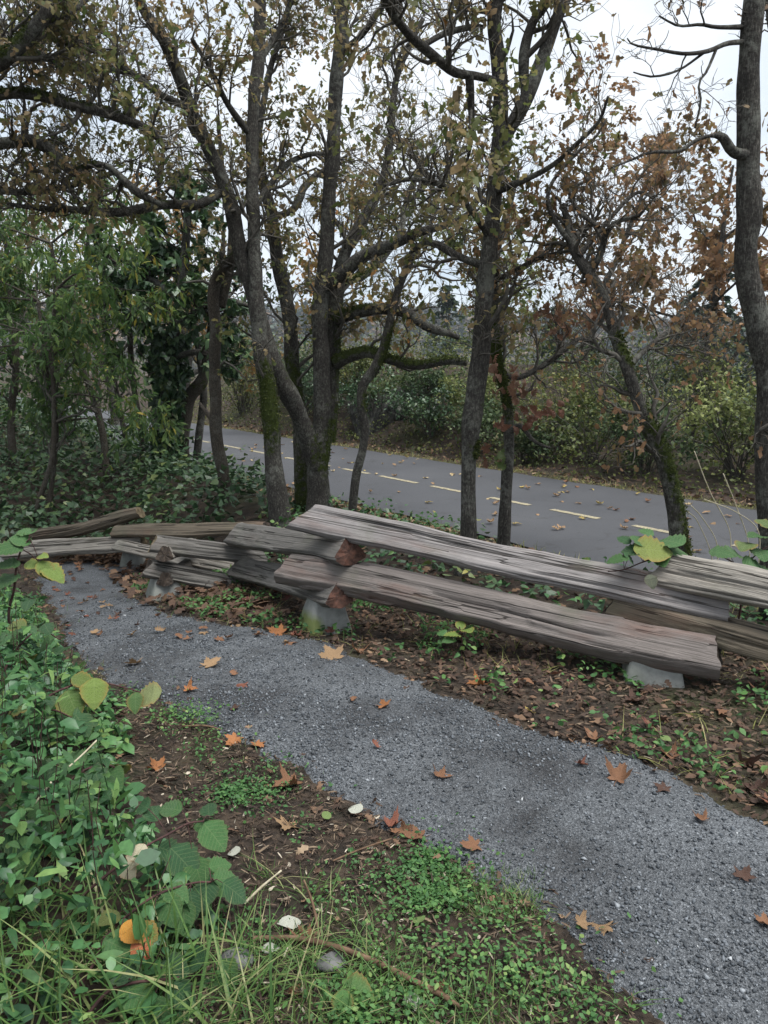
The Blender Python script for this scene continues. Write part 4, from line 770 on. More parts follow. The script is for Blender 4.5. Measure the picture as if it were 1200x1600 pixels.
sh = [(9.9, 4.2, 1.15, 1.3, 'brush_dark', 'dark'), (10.3, 5.6, 1.25, 1.3, 'brush_lime', 'pale'), (9.8, 6.6, 1.0, 1.1, 'brush_dark', 'dark'), (10.2, 3.0, 1.35, 1.3, 'brush_lime', 'pale'), (10.0, 7.7, 1.1, 1.2, 'brush', 'olive'), (10.8, 8.9, 1.2, 1.3, 'brush', 'olive'), (9.7, 8.8, .8, 1.0, 'brush_dark', 'dark'),
      (9.7, 10.0, .85, 1.1, 'brush_dark', 'dark'), (10.5, 10.6, .9, 1.2, 'brush_lime', 'pale'), (9.8, 11.4, .9, 1.1, 'ivy', 'ivy'), (10.6, 12.4, .7, 1.2, 'brush_dark', 'dark'), (9.9, 13.2, 1.0, 1.2, 'ivy', 'ivy'), (10.4, 14.8, 1.1, 1.2, 'brush', 'olive'), (9.8, 16.2, 1.3, 1.3, 'ivy', 'ivy'), (10.4, 17.8, 1.4, 1.4, 'brush_dark', 'dark'), (9.9, 19.6, 1.6, 1.5, 'brush', 'olive'), (10.5, 1.6, 1.2, 1.2, 'brush', 'olive'), (9.9, .4, 1.1, 1.2, 'brush_dark', 'dark'),
      (12.0, 5.0, 1.5, 1.5, 'brush_dark', 'dark'), (12.2, 7.2, 1.5, 1.5, 'brush', 'olive'), (12.4, 2.6, 1.5, 1.6, 'brush', 'olive'), (12.5, 9.6, 1.4, 1.5, 'brush_dark', 'dark')]
desc = {'dark': 'dark brown and green brush', 'pale': 'pale yellow green brush', 'olive': 'olive green brush', 'ivy': 'glossy dark green brush'}
near = ['opposite the right edge trunk', 'behind the leaning mossy stem', 'just left of the leaning mossy stem', 'right of the leaning mossy stem', 'behind the slender oak', 'behind the furrowed oak', 'at the trail edge by the slender oak', 'at the trail edge left of the furrowed oak', 'on top of the bank left of the furrowed oak', 'below the boulder at the trail edge', 'on the bank beside the boulder', 'left of the boulder at the trail edge', 'behind the forked oak', 'at the trail edge left of the forked oak', 'farther along the trail behind the slim oak', 'where the trail vanishes left', 'at the right photo edge on the bank', 'beyond the right photo edge', 'in the second row behind the leaning stem', 'in the second row behind the slender oak', 'in the second row near the right edge trunk', 'in the second row behind the furrowed oak']
for (q, t_, h, w, lf, k), nr in zip(sh, near):
    x, y = qt(q-(.4 if q < 11 else 0), t_); shrub('bank_shrub', desc[k]+' '+nr, x, y, h*1.12, w, r, lf, 2400, (.04, .085), group='shrubs on the bank beyond the trail')
# mossy boulder on the bank
def boulder(label, c, size, seed, name='boulder', mat='rock', moss=.6, n=26, cat='boulder'):
    u, v = np.meshgrid(np.linspace(0, 2*np.pi, n, endpoint=False), np.linspace(.02, np.pi-.02, n)); D = np.stack([np.cos(u)*np.sin(v), np.sin(u)*np.sin(v), np.cos(v)], -1)
    d = D.copy(); r_ = R0(seed)
    for _ in range(9):
        a = nrm(r_.normal(size=3)); o = r_.uniform(.55, .85); k = np.maximum((d*a).sum(-1)-o, 0); d = d-k[..., None]*a
    d = d*(1+.16*(fbm(D[..., 0]*3+D[..., 2], D[..., 1]*3-D[..., 2]*2, seed)-.47))[..., None]
    V = d.reshape(-1, 3)*np.array(size); i, j = np.meshgrid(np.arange(n-1), np.arange(n), indexing='ij')
    F = np.stack([i*n+j, (i+1)*n+j, (i+1)*n+(j+1) % n, i*n+(j+1) % n], -1).reshape(-1, 4)
    mo = np.clip(D[..., 2].ravel()*1.2+.1, 0, 1)*moss
    return put(name, mesh_data(name, V, F, M[mat], {'moss': mo}, True), None, c, label, cat, None)
g = at(596, 640, 16.6); boulder('tall grey boulder with mossy top on the bank beyond the trail', (g[0], g[1], g[2]-.1), (1.05, .7, 1.0), 4)
g = at(668, 640, 17.6); boulder('lower grey boulder right of the tall mossy one', (g[0], g[1], g[2]-.35), (1.1, .6, .95), 9)
g = at(620, 632, 15.2); boulder('small pale rock on the bank slope below the boulders', (g[0], g[1], g[2]-.12), (.28, .2, .2), 12, moss=.1)
# distant brush that closes the gaps down the bank (one mass)
n = 26000; q = 8.75+4.5*r.random(n)**1.2; t_ = r.uniform(-4, 26, n); x, y = qt(q, t_); z = terrain(x, y); hcap = (.18+.85*vn(x*1.3, y*1.3, 33))*(.30+.70*ss(8.75, 9.3, q)); pos = np.stack([x, y, z+hcap*r.random(n)], -1)
leaf_obj('bank_undergrowth', T_DIA, pos, nrm(r.normal(size=(n, 3))+np.array([0, 0, .3])), r.uniform(.03, .075, n), r, M['brush'], None, np.clip(r.random(n)*.7+.4*vn(x*.9, y*.9, 6)-.05, 0, 1), kind='stuff', label='low tangled undergrowth covering the slope beyond the trail')
n = 21000; q = 13+r.random(n)**1.3*16; t_ = r.uniform(-8, 30, n); x, y = qt(q, t_); z = terrain(x, y); hcap = .5+1.6*vn(x*.5, y*.5, 31)+.8*(vn(x*2, y*2, 32)); pos = np.stack([x, y, z+hcap*r.random(n)], -1)
leaf_obj('brushwood', T_DIA, pos, nrm(r.normal(size=(n, 3))+np.array([0, 0, .3])), r.uniform(.06, .14, n), r, M['brush'], None, np.clip(r.random(n)*.6+.4*vn(x*.7, y*.7, 5), 0, 1), kind='stuff', label='tangled brush running down the bank towards the water')
n = 24000; x = r.uniform(-26, -5.5, n); y = r.uniform(13, 36, n); k = road_q(x, y) < 4.2; x, y = x[k], y[k]; n = len(x); z = terrain(x, y); hcap = 1.0+3.4*vn(x*.4, y*.4, 61); pos = np.stack([x, y, z+hcap*r.random(n)], -1)
leaf_obj('deep_woodland', T_DIA, pos, nrm(r.normal(size=(n, 3))), r.uniform(.10, .22, n), r, M['brush_dark'], None, np.clip(r.random(n)*.6+.4*vn(x*.5, y*.5, 5), 0, 1), kind='stuff', label='dim tangle of undergrowth deep in the left woodland')
# ---------------------------------------------------------------- ground cover
r = R0(300)
def poly(pts): return np.array([ground(*p)[:2] for p in pts])
def scatter(P, n, soft=0.0, noise_=None):
    lo, hi = P.min(0), P.max(0); A = r.uniform(lo, hi, (n, 2)); s = sdist(A, P); k = s+(fbm(A[:, 0]*4, A[:, 1]*4, 19)-.47)*soft > 0
    if noise_: k &= r.random(n) < ss(noise_[0], noise_[1], fbm(A[:, 0]*noise_[2], A[:, 1]*noise_[2], noise_[3]))
    return A[k]
def zt(A): return gz(A[:, 0], A[:, 1])
def carpet(name, label, A, h, size, T, mat, tilt=.7, lift=None, rnd=None, droop=0.0):
    if len(A) < 3: return None
    n = len(A); hh = h*r.random(n)**.8*(.35+1.1*vn(A[:, 0]*2.2, A[:, 1]*2.2, 55)); z = zt(A)+.01+hh
    d = nrm(np.stack([r.normal(size=n), r.normal(size=n), r.normal(size=n)*.35+droop], -1))
    up = np.array([0, 0, 1.0])+r.normal(size=(n, 3))*tilt*.6
    rr_ = np.clip(.55*r.random(n)+.3*hh/max(h, 1e-3)+.25*vn(A[:, 0]*1.5, A[:, 1]*1.5, 66), 0, 1) if rnd is None else rnd
    return leaf_obj(name, T, np.column_stack([A, z]), d, r.uniform(*size, n), r, M[mat], None, rr_, up, kind='stuff', label=label)
def grass(name, label, A, length, mat, w=1.0, lean=.5):
    n = len(A); L = r.uniform(*length, n); d = nrm(np.stack([r.normal(size=n)*lean, r.normal(size=n)*lean, np.ones(n)], -1)); T = leaf_flat([0, .25, .5, .75, 1.0], [.012*w, .013*w, .011*w, .007*w, .001], .45, 0) if length[1] > .13 else leaf_flat([0, .55, 1.0], [.013*w, .011*w, .001], .45, 0)
    hor = np.stack([d[:, 0], d[:, 1], np.zeros(n)], -1); up = np.cross(np.cross(d, hor+1e-6), d); up = -nrm(hor)+np.array([0, 0, .2])+r.normal(size=(n, 3))*.15
    return leaf_obj(name, T, np.column_stack([A, zt(A)-.01]), d, L, r, M[mat], None, None, up, kind='stuff', label=label)
# ivy carpet of the left woodland and behind the fence
P = np.array([[-1.0, 8.2], [-2.0, 7.6], [-2.6, 8.1], [-3.7, 8.2], [-4.6, 7.6], [-6.5, 8.0], [-12, 12], [-13, 20], [-8.2, 19.5], [-3.3, 12.6], [-1.6, 10.2]])
A = scatter(P, 43000, .4); A = A[r.random(len(A)) < np.clip(12/A[:, 1], .25, 1)**1.5]
carpet('ivy_ground_cover', 'dark green ivy and low brush covering the left woodland floor', A, .42, (.05, .10), T_IVY, 'ivy', .9)
P = np.array([[-.2, 5.3], [1.4, 4.4], [2.6, 3.9], [3.6, 3.6], [2.6, 4.6], [.9, 6.9], [-.2, 8.3], [-1.3, 8.6], [-1.2, 7.0]])
A = scatter(P, 7500, .3, (.40, .56, 1.7, 7)); carpet('fence_weeds', 'mixed green weeds growing between the fence and the trail', A, .20, (.03, .06), T_OVAL, 'shrub_leaf', .9)
A = scatter(P, 2600, .3); carpet('ivy_behind_fence', 'dark ivy leaves behind the rail fence', A, .14, (.04, .08), T_IVY, 'ivy', .8)
def litter(name, label, A, size, lift=.012, T=None, rnd=None, pile=0.0):
    n = len(A); z = zt(A)+lift+pile*r.random(n); d = nrm(np.stack([r.normal(size=n), r.normal(size=n), r.normal(size=n)*.22], -1)); up = np.array([0, 0, 1.0])+r.normal(size=(n, 3))*.35
    return leaf_obj(name, T or T_OAK, np.column_stack([A, z]), d, r.uniform(*size, n), r, M['litter'], None, rnd, up, kind='stuff', label=label)
A = scatter(P, 2200, .3); litter('leaf_litter', 'brown leaf litter between the fence and the trail', A, (.05, .10), .015)
# path side strip in front of the fence
STRIP = poly([(190, 915), (260, 945), (330, 972), (440, 990), (520, 1008), (590, 1034), (640, 1060), (720, 1090), (800, 1128), (880, 1156), (960, 1180), (1040, 1205), (1120, 1240), (1210, 1295), (1330, 1330), (1330, 1030), (1100, 1000), (700, 960), (520, 930), (400, 900), (270, 885)])
A = scatter(STRIP, 2600, .12); litter('leaf_litter', 'dark brown and maroon leaf litter under the rail fence', A, (.03, .07), .012, None, np.clip(r.beta(1.3, 2.4, len(A)), 0, 1), .02)
A = scatter(STRIP, 16000, .10); litter('leaf_crumbs', 'crumbled leaf flakes and debris carpeting the soil below the fence', A, (.012, .04), .012, T_OV2, np.clip(r.beta(1.2, 1.6, len(A)), 0, 1), .012)
PILE = poly([(170, 905), (200, 890), (250, 880), (330, 905), (430, 945), (470, 985), (380, 975), (300, 962), (215, 938)])
A = scatter(PILE, 1300, .05); litter('leaf_litter', 'drift of russet brown leaves heaped round the left footings', A, (.07, .13), .015, None, np.clip(r.beta(2.2, 1.8, len(A))*.9, 0, 1), .05)
PILE2 = poly([(90, 882), (130, 868), (215, 855), (260, 868), (235, 882), (160, 888)])
A = scatter(PILE2, 700, .1); litter('leaf_litter', 'tan leaves drifted against the bleached rail beyond the path', A, (.07, .12), .015, None, np.clip(r.beta(2.6, 1.4, len(A)), 0, 1), .07)
def chips(name, label, A, L=(.012, .05), w=.09, rnd=None):
    n = len(A); T = leaf_flat([0, .5, 1.0], [w*.6, w, w*.4], .05, .5); d = nrm(np.stack([r.normal(size=n), r.normal(size=n), r.normal(size=n)*.15], -1))
    return leaf_obj(name, T, np.column_stack([A, zt(A)+.008+.008*r.random(n)]), d, r.uniform(*L, n), r, M['chips'], None, rnd, None, kind='stuff', label=label)
A = scatter(STRIP, 30000, .12); chips('forest_mulch', 'small twigs and shredded mulch along the fence side of the path', A, (.012, .06), .08, np.clip(r.random(len(A))**.8*.97, 0, 1))
A = scatter(STRIP, 30000, .05, (.37, .53, 2.6, 23)); carpet('strip_weeds', 'small green weeds and clover patches in front of the fence', A, .08, (.016, .042), T_OVAL, 'clover', .9)
A = scatter(STRIP, 9000, .05, (.42, .56, 2.2, 29)); grass('strip_grass', 'dry and green grass wisps in front of the fence', A, (.05, .16), 'dry_grass', 1.3, 1.2)
# bare mulchy ground in the left foreground
MULCH = poly([(150, 1085), (300, 1138), (480, 1216), (640, 1312), (740, 1380), (860, 1425), (900, 1500), (1000, 1600), (1010, 1640), (250, 1640), (300, 1480), (330, 1380), (230, 1280), (170, 1180)])
A = scatter(MULCH, 22000, .10); chips('forest_mulch', 'brown shredded mulch and twigs on bare soil in the foreground', A, (.008, .04), .07)
A = scatter(MULCH, 15000, .10, (.47, .59, 5, 53)); carpet('mulch_weeds', 'tiny green weeds sprouting from the foreground mulch', A, .03, (.007, .016), T_OV2, 'clover', .8)
A = scatter(MULCH, 170, .0); chips('pale_chips', 'pale wood flakes dotted over the brown mulch', A, (.008, .02), .28, np.full(len(A), .99))
A = scatter(MULCH, 240, .05); litter('leaf_litter', 'small crumbled brown leaves on the foreground mulch', A, (.02, .05), .01)
CL = [[(610, 1330), (690, 1345), (720, 1385), (660, 1395), (615, 1370)], [(600, 1395), (690, 1400), (780, 1460), (800, 1520), (720, 1500), (640, 1450)], [(640, 1480), (760, 1520), (860, 1480), (930, 1560), (960, 1625), (640, 1625), (690, 1560)], [(340, 1240), (420, 1236), (430, 1262), (360, 1270)], [(465, 1215), (530, 1230), (500, 1255)], [(540, 1560), (640, 1540), (640, 1625), (540, 1625)], [(170, 1075), (330, 1125), (300, 1140), (190, 1110)]]
for P, lab in zip(CL, ['clover patch nearest the path edge in the foreground', 'long clover patch running through the foreground mulch', 'broad clover patch at the bottom edge of the photo', 'feathery green tuft on the mulch by the left plants', 'tiny sprig of weeds beside the brown curled leaf', 'weeds at the bottom edge below the dead stick', 'low weeds fringing the left side of the path']):
    A = scatter(poly(P), 16000, .24, (.42, .54, 5.5, 37+int(P[0][0]))); A = A[:800]; A = A+r.normal(size=A.shape)*np.where(r.random(len(A)) < .4, .11, .035)[:, None]
    carpet('clover_patch', lab, A, .028, (.008, .019), T_OV2, 'clover', .8)
P = poly([(690, 1370), (840, 1375), (860, 1425), (800, 1450), (720, 1420)]); A = scatter(P, 4200, .08); grass('grass_tuft', 'mossy green grass tuft at the left path edge', A, (.02, .07), 'grass', 1.6, 1.3)
P = poly([(380, 1360), (620, 1420), (640, 1560), (560, 1610), (380, 1610), (330, 1460)]); A = scatter(P, 1500, .1, (.4, .6, 5, 43)); grass('grass_blades', 'thin grass blades standing in the foreground mulch', A, (.05, .16), 'grass', 1.0, .7)
P = poly([(380, 1530), (1000, 1560), (1010, 1640), (380, 1640)]); A = scatter(P, 1800, .1, (.4, .6, 5, 47)); grass('grass_blades', 'short bright grass along the bottom edge of the photo', A, (.04, .12), 'grass', 1.2, .8)
# debris spilling over both edges of the gravel
n = 90000; A = np.column_stack([r.uniform(-4.2, 2.8, n), r.uniform(1.0, 8.0, n)]); s_ = path_sd(A[:, 0], A[:, 1]); A = A[(np.abs(s_+.03) < .16*r.random(n)**1.3) & (np.abs(A[:, 0]) < A[:, 1]*.6+.3)]
chips('edge_mulch', 'brown mulch and twig crumbs spilled along the gravel edges', A, (.008, .035), .09, np.clip(r.random(len(A))*.9, 0, 1))
k = A[:, 0] < -.2; B = A[k & (r.random(len(A)) < .35)]; grass('edge_grass', 'grass wisps along the left edge of the gravel path', B, (.03, .10), 'grass', 1.5, 1.2)
B = A[r.random(len(A)) < .10]; litter('leaf_litter', 'leaf crumbs caught along the gravel edges', B, (.02, .05), .015)
# trail verges
t_ = r.uniform(-4, 24, 9000); q = 8.33+np.abs(r.normal(size=9000))*.18; x, y = qt(q, t_); grass('verge_grass', 'yellowed grass verge along the far side of the trail', np.column_stack([x, y]), (.03, .11), 'dry_grass', 3.0, 1.0)
t_ = r.uniform(2, 12, 3000); q = 4.95-np.abs(r.normal(size=3000))*.22; x, y = qt(q, t_); grass('verge_grass', 'grassy near verge of the trail behind the fence', np.column_stack([x, y]), (.03, .11), 'dry_grass', 2.5, 1.0)
t_ = r.uniform(-3, 20, 1500); q = 8.45+np.abs(r.normal(size=1500))*.35; x, y = qt(q, t_); litter('leaf_litter', 'red brown leaf litter along the foot of the far bank', np.column_stack([x, y]), (.05, .10), .02, T_OAKF)
t_ = r.uniform(3, 11, 900); q = 4.9-np.abs(r.normal(size=900))*.3; x, y = qt(q, t_); litter('leaf_litter', 'tan leaves scattered on the near verge of the trail', np.column_stack([x, y]), (.04, .08), .02, T_OAKF, r.uniform(.5, 1, 900))
# leafy cover at left
COVER = poly([(-10, 925), (60, 940), (75, 985), (110, 1045), (175, 1095), (200, 1150), (190, 1225), (240, 1285), (330, 1370), (350, 1450), (250, 1640), (-500, 1640), (-700, 1200), (-500, 980)])
def cover_h(A): e = sdist(A, COVER); return .05+.48*ss(0, .55, e)
A = scatter(COVER, 34000, .10); k = (A[:, 0] > -A[:, 1]*.62-.35); A = A[k]; A = A[r.random(len(A)) < np.where(A[:, 1] < 2.3, .9, 1)]; n = len(A)
hc = cover_h(A)*(.55+.8*vn(A[:, 0]*3, A[:, 1]*3, 71)); zz = zt(A)+hc*r.random(n)**.55; d = nrm(np.stack([r.normal(size=n), r.normal(size=n)-.2, r.normal(size=n)*.35-.1], -1))
leaf_obj('ground_cover', T_OVAL, np.column_stack([A, zz]), d, np.where(r.random(n) < .16, r.uniform(.055, .085, n), r.uniform(.024, .052, n)), r, M['shrub_leaf'], None, np.clip(.62*r.random(n)**1.2+.38*vn(A[:, 0]*2.5, A[:, 1]*2.5, 72), 0, .985), np.array([0, 0, 1.0])+r.normal(size=(n, 3))*.4, kind='stuff', label='dense low green leafy cover filling the left foreground')
B = A[r.random(n) < .30]; nb = len(B); zz = zt(B)+cover_h(B)*(.3+1.0*r.random(nb)); d = nrm(np.stack([r.normal(size=nb)*.8, r.normal(size=nb)*.8-.2, r.normal(size=nb)*.5+.45], -1))
leaf_obj('feathery_weeds', T_LANCE, np.column_stack([B, zz]), d, r.uniform(.03, .08, nb), r, M['clover'], None, None, None, kind='stuff', label='narrow leaved weeds poking through the left leafy cover')
B = A[r.random(n) < .05]; nb = len(B); K = 5; top = np.column_stack([B, zt(B)+cover_h(B)*1.15])+r.normal(size=(nb, 3))*.05; P = np.stack([np.column_stack([B, zt(B)])*(1-f)+top*f+r.normal(size=(nb, 3))*.008 for f in np.linspace(0, 1, K)], 1)
V, F = tubes(P, np.full((nb, K), .0016), 3); obj('cover_stems', V, F, M['cane'], None, None, kind='stuff', label='thin brown stems inside the left leafy cover')
GR = poly([(-60, 1420), (60, 1400), (190, 1440), (330, 1500), (420, 1640), (-200, 1640)]); A = scatter(GR, 560, .1); grass('grass_clump', 'long arching grass blades in the bottom left corner', A, (.14, .34), 'grass', .9, .6)
GR = poly([(200, 1450), (400, 1480), (480, 1640), (250, 1640)]); A = scatter(GR, 150, .1); grass('grass_clump', 'grass blades between the bramble canes', A, (.12, .30), 'grass', .8, .7)

# ---------------------------------------------------------------- single leaves
def maple_mesh(seed, mat, curl, nl=5):
    r_ = R0(seed); th, ra = [], []
    lob = [(-2.2, .62), (-1.15, .85), (0, 1.0), (1.15, .85), (2.2, .62)]
    for i, (a, L) in enumerate(lob):
        L *= r_.uniform(.88, 1.08); th += [a-.38, a-.24, a-.13, a, a+.13, a+.24, a+.38]; ra += [L*.58, L*.80, L*.78, L, L*.78, L*.82, L*.58]
    th += [2.75, math.pi, -2.75]; ra += [.28, .10, .28]; o = np.argsort(th); th, ra = np.array(th)[o], np.array(ra)[o]
    O_ = np.stack([ra*np.cos(th), ra*np.sin(th), 0*ra], -1); I_ = O_*.5; Vv = np.concatenate([O_, I_, [[0, 0, 0]]]); n = len(th)
    rr2 = Vv[:, 0]**2+Vv[:, 1]**2; Vv[:, 2] = curl*rr2*(.6+.5*np.cos(3*np.arctan2(Vv[:, 1], Vv[:, 0])+seed))+.10*np.sin(Vv[:, 0]*6+seed)*np.sqrt(rr2)+curl*.5*Vv[:, 1]**2
    i = np.arange(n); Fq = np.stack([i, (i+1) % n, n+(i+1) % n, n+i], 1); Ft = np.stack([n+i, n+(i+1) % n, np.full(n, 2*n)], 1)
    sV, sF = tubes(np.array([[[-.05, 0, .0], [-.35, .03, .03], [-.62, -.03, .10]]]), np.array([[.02, .016, .014]]), 4)
    m_ = mesh_data('fallen_leaf', np.concatenate([Vv, sV]), [np.concatenate([Fq, sF+len(Vv)]), Ft], mat, {'rim': np.concatenate([np.ones(n), np.full(n, .5), [0], np.zeros(len(sV))])}, False); return m_
def oak_mesh(seed, mat, curl):
    r_ = R0(seed); xs = [0, .08, .18, .27, .36, .46, .55, .65, .74, .84, .93, 1.0]; ws = np.array([.02, .07, .17, .10, .28, .15, .36, .18, .34, .20, .20, .03])*r_.uniform(.9, 1.1, 12)
    V, F = leaf_rows(xs, ws, .12+.2*r_.random(), 0); V[:, 2] += curl*(V[:, 0]-.5)**2*1.6+.05*np.sin(V[:, 0]*9+seed)+curl*V[:, 1]**2*2; V[:, 0] -= .5
    return mesh_data('oak_leaf', V, F, mat, {'rim': np.abs(V[:, 1])*2.5})
MAPLE = [maple_mesh(s, M['fallen'], c) for s, c in ((1, .7), (2, .4), (3, 1.0), (4, -.45), (5, .3), (6, 1.2))]
OAK = [oak_mesh(s, M['fallen'], c) for s, c in ((1, .5), (2, -.4), (3, .9), (4, .2))]
def put_leaf(name, me, p, size, col, label=None, group=None, cat='leaf', tilt=.18, parent=None, yaw=None):
    o = put(name, me, parent, p, label, cat if parent is None else None, group); o.scale = (size,)*3
    o.rotation_euler = (r.normal()*tilt, r.normal()*tilt, r.uniform(0, 6.28) if yaw is None else yaw); o.color = (*col, 1); return o
ORANGE, BROWN, TAN, RED, DARK, YEL = (.27, .115, .045), (.185, .095, .053), (.26, .17, .095), (.16, .062, .04), (.075, .042, .031), (.34, .26, .09)
def on_ground(px, py, lift=.012):
    p = ground(px, py); x, y = p[0], p[1]; sd_ = path_sd(np.array([x]), np.array([y]))
    p[2] = max(float(gz(x, y)), float(path_z(np.array([x]), np.array([y]), sd_)[0]))+lift; return p
FL = [(687, 1220, 30, BROWN, 0, 'upright curled brown leaf alone in the middle of the gravel path'), (965, 1225, 40, BROWN, 2, 'crumpled brown leaf on the gravel, largest of the right half'), (600, 1110, 27, ORANGE, 1, 'bright orange leaf on the gravel below the mid footing'), (552, 1099, 15, BROWN, 3, 'small brown leaf just left of the bright orange one'),
      (587, 1174, 15, RED, 2, 'tiny red leaf on the gravel above the curled brown leaf'), (742, 1331, 31, BROWN, 1, 'tan brown leaf at the left gravel edge above the clover'), (906, 1450, 27, TAN, 0, 'tan star shaped leaf left of a pair near the bottom right'), (945, 1457, 38, TAN, 3, 'broad tan leaf right of a pair near the bottom right'),
      (1098, 1291, 24, BROWN, 2, 'small curled brown leaf on the gravel near the right edge'), (1159, 1381, 32, DARK, 1, 'dull maroon leaf pressed into the gravel at the right edge'), (905, 1201, 19, RED, 2, 'small curled red leaf left of the crumpled brown one'), (1038, 1239, 26, DARK, 4, 'dark brown leaf right of the crumpled brown one'),
      (368, 1158, 30, ORANGE, 1, 'orange leaf, left of a pair at the left gravel edge'), (402, 1165, 24, ORANGE, 4, 'orange leaf, right of a pair at the left gravel edge'), (293, 1085, 22, ORANGE, 2, 'orange brown leaf on the gravel at left'), (382, 1077, 19, RED, 3, 'red brown leaf right of the orange one on the left gravel'),
      (367, 1115, 19, DARK, 1, 'dark leaf on the gravel above the orange pair'), (367, 1060, 14, BROWN, 0, 'small brown leaf on the gravel, centre left'), (210, 1042, 30, TAN, 1, 'flat tan leaf on the gravel by the left plants'), (325, 1045, 34, TAN, 4, 'long tan leaf on the gravel, centre left'), (438, 993, 30, ORANGE, 1, 'orange leaf at the foot of the mossy footing'),
      (520, 1032, 40, TAN, 4, 'long flat tan leaf on the gravel in front of the mossy footing'), (560, 1020, 28, BROWN, 2, 'rust brown leaf at the gravel edge right of the footing'), (248, 1203, 28, ORANGE, 0, 'orange leaf lying on the mulch among the left plants'), (457, 1227, 44, BROWN, 2, 'large curled brown leaf at the corner of mulch and gravel'),
      (450, 1291, 40, TAN, 4, 'rolled tan leaf lying on the dark mulch'), (612, 1298, 30, RED, 5, 'red brown curled leaf, left of three by the gravel edge'), (632, 1306, 30, BROWN, 0, 'brown leaf, middle of three by the gravel edge'), (655, 1312, 36, BROWN, 1, 'brown leaf, right of three by the gravel edge'), (1196, 1453, 24, BROWN, 0, 'brown leaf cut by the right photo edge'),
      (752, 1072, 32, ORANGE, 2, 'orange brown leaf in the weeds in front of the long rails'), (990, 1098, 38, DARK, 0, 'maroon leaf below the right footing'), (930, 1155, 32, BROWN, 0, 'brown leaf at the gravel edge below the right footing'), (1050, 1185, 30, BROWN, 2, 'brown star leaf on the mulch at right'), (1160, 1195, 38, DARK, 5, 'dark folded leaf on the mulch near the right edge'),
      (1130, 1110, 32, BROWN, 3, 'brown leaf in the weeds near the right edge'), (1180, 1235, 42, DARK, 2, 'large dark curled leaf at the right edge of the mulch'), (830, 1115, 18, YEL, 1, 'small yellow leaf at the gravel edge, right of centre'), (1000, 1080, 34, DARK, 4, 'maroon leaf touching the right footing'), (450, 1010, 20, BROWN, 3, 'small brown leaf on the gravel left of the mossy footing'),
      (448, 1010, 14, TAN, 0, 'tiny tan leaf on the gravel left of the mossy footing'), (480, 1470, 34, BROWN, 5, 'brown leaf folded over the dead stick'), (460, 1555, 30, BROWN, 1, 'brown leaf in the grass at the bottom edge'), (692, 1545, 30, BROWN, 3, 'pale brown leaf below the dead stick')]
for px, py, s, col, k, lab in FL:
    p = on_ground(px, py, .009); me = MAPLE[k] if s > 17 else OAK[k % 4]
    put_leaf('fallen_leaf', me, p, s/FPX*np.hypot(p[1], EYE-p[2])*.74*(1 if s > 17 else 1.6), np.array(col)*r.uniform(.9, 1.15), lab, 'fallen leaves on and beside the path', tilt=.22)
for k in range(60):                                        # small ones no one can tell apart
    while True:
        px, py = r.uniform(80, 470), r.uniform(885, 1010); p = ground(px, py)
        if path_sd(p[:1], p[1:2])[0] > 0: break
    p = on_ground(px, py, .012); put_leaf('fallen_leaf', (OAK+MAPLE[:5])[k % 9], p, r.uniform(.03, .055)*(1.5 if k % 9 < 4 else 1), np.array([BROWN, DARK, RED, BROWN, TAN][k % 5])*r.uniform(.7, 1.1), 'small brown leaf scattered on the far left stretch of gravel', 'small leaves on the far gravel', tilt=.2)
for k in range(150):
    t_ = 1.5+r.random()**1.1*12.5; q = 5.05+3.2*r.random()**.75; x, y = qt(q, t_)
    put_leaf('fallen_leaf', OAK[k % 4], (x, y, .021), r.uniform(.06, .11), np.array([TAN, YEL, TAN, BROWN, (.42, .33, .19)][k % 5])*r.uniform(.8, 1.2), 'small pale leaf scattered on the asphalt trail', 'leaves on the asphalt trail', tilt=.12)
for k in range(46):
    A = scatter(STRIP, 40)[0]; put_leaf('fallen_leaf', (MAPLE+OAK)[k % 10], (A[0], A[1], float(terrain(*A))+.035), r.uniform(.04, .065)*(1 if k % 10 < 6 else 1.7), np.array([DARK, (.12, .045, .035), BROWN, DARK, (.16, .07, .045)][k % 5])*r.uniform(.8, 1.2), 'dark dead leaf in the litter below the rail fence', 'dead leaves in the litter below the fence', tilt=.3)
WHITE = (.40, .41, .35)
OVF = []
for s in range(2):
    V, F = leaf_rows([0, .12, .3, .55, .8, 1.0], np.array([.06, .24, .36, .37, .24, .02])*(1+.12*s), .10, .1); V[:, 0] -= .5; V[:, 2] += .05*np.sin(V[:, 0]*8+s); OVF.append(mesh_data('leaf_scrap', V, F, M['fallen'], {'rim': np.zeros(len(V))}, True))
for px, py, s, lab in [(452, 1450, 34, 'pale grey underside of a leaf above the dead stick'), (423, 1490, 26, 'whitish small leaf below the dead stick'), (365, 1338, 24, 'white leaf scrap on the mulch left of the brambles'), (655, 1445, 24, 'round grey green leaf on bare soil by the clover'), (1040, 1160, 18, 'small round whitish leaf in the litter at right'), (510, 1280, 20, 'green leaf scrap on the mulch'), (555, 1270, 28, 'yellow green leaf scrap near the gravel edge'), (643, 1575, 28, 'whitish curled leaf at the bottom of the photo')]:
    p = on_ground(px, py, .02); put_leaf('leaf_scrap', OVF[int(px) % 2], p, s/FPX*np.hypot(p[1], EYE)*.95, WHITE if 'w' in lab.split()[0]+lab.split()[1] or 'pale' in lab else (.14, .20, .07), lab, None, tilt=.2)

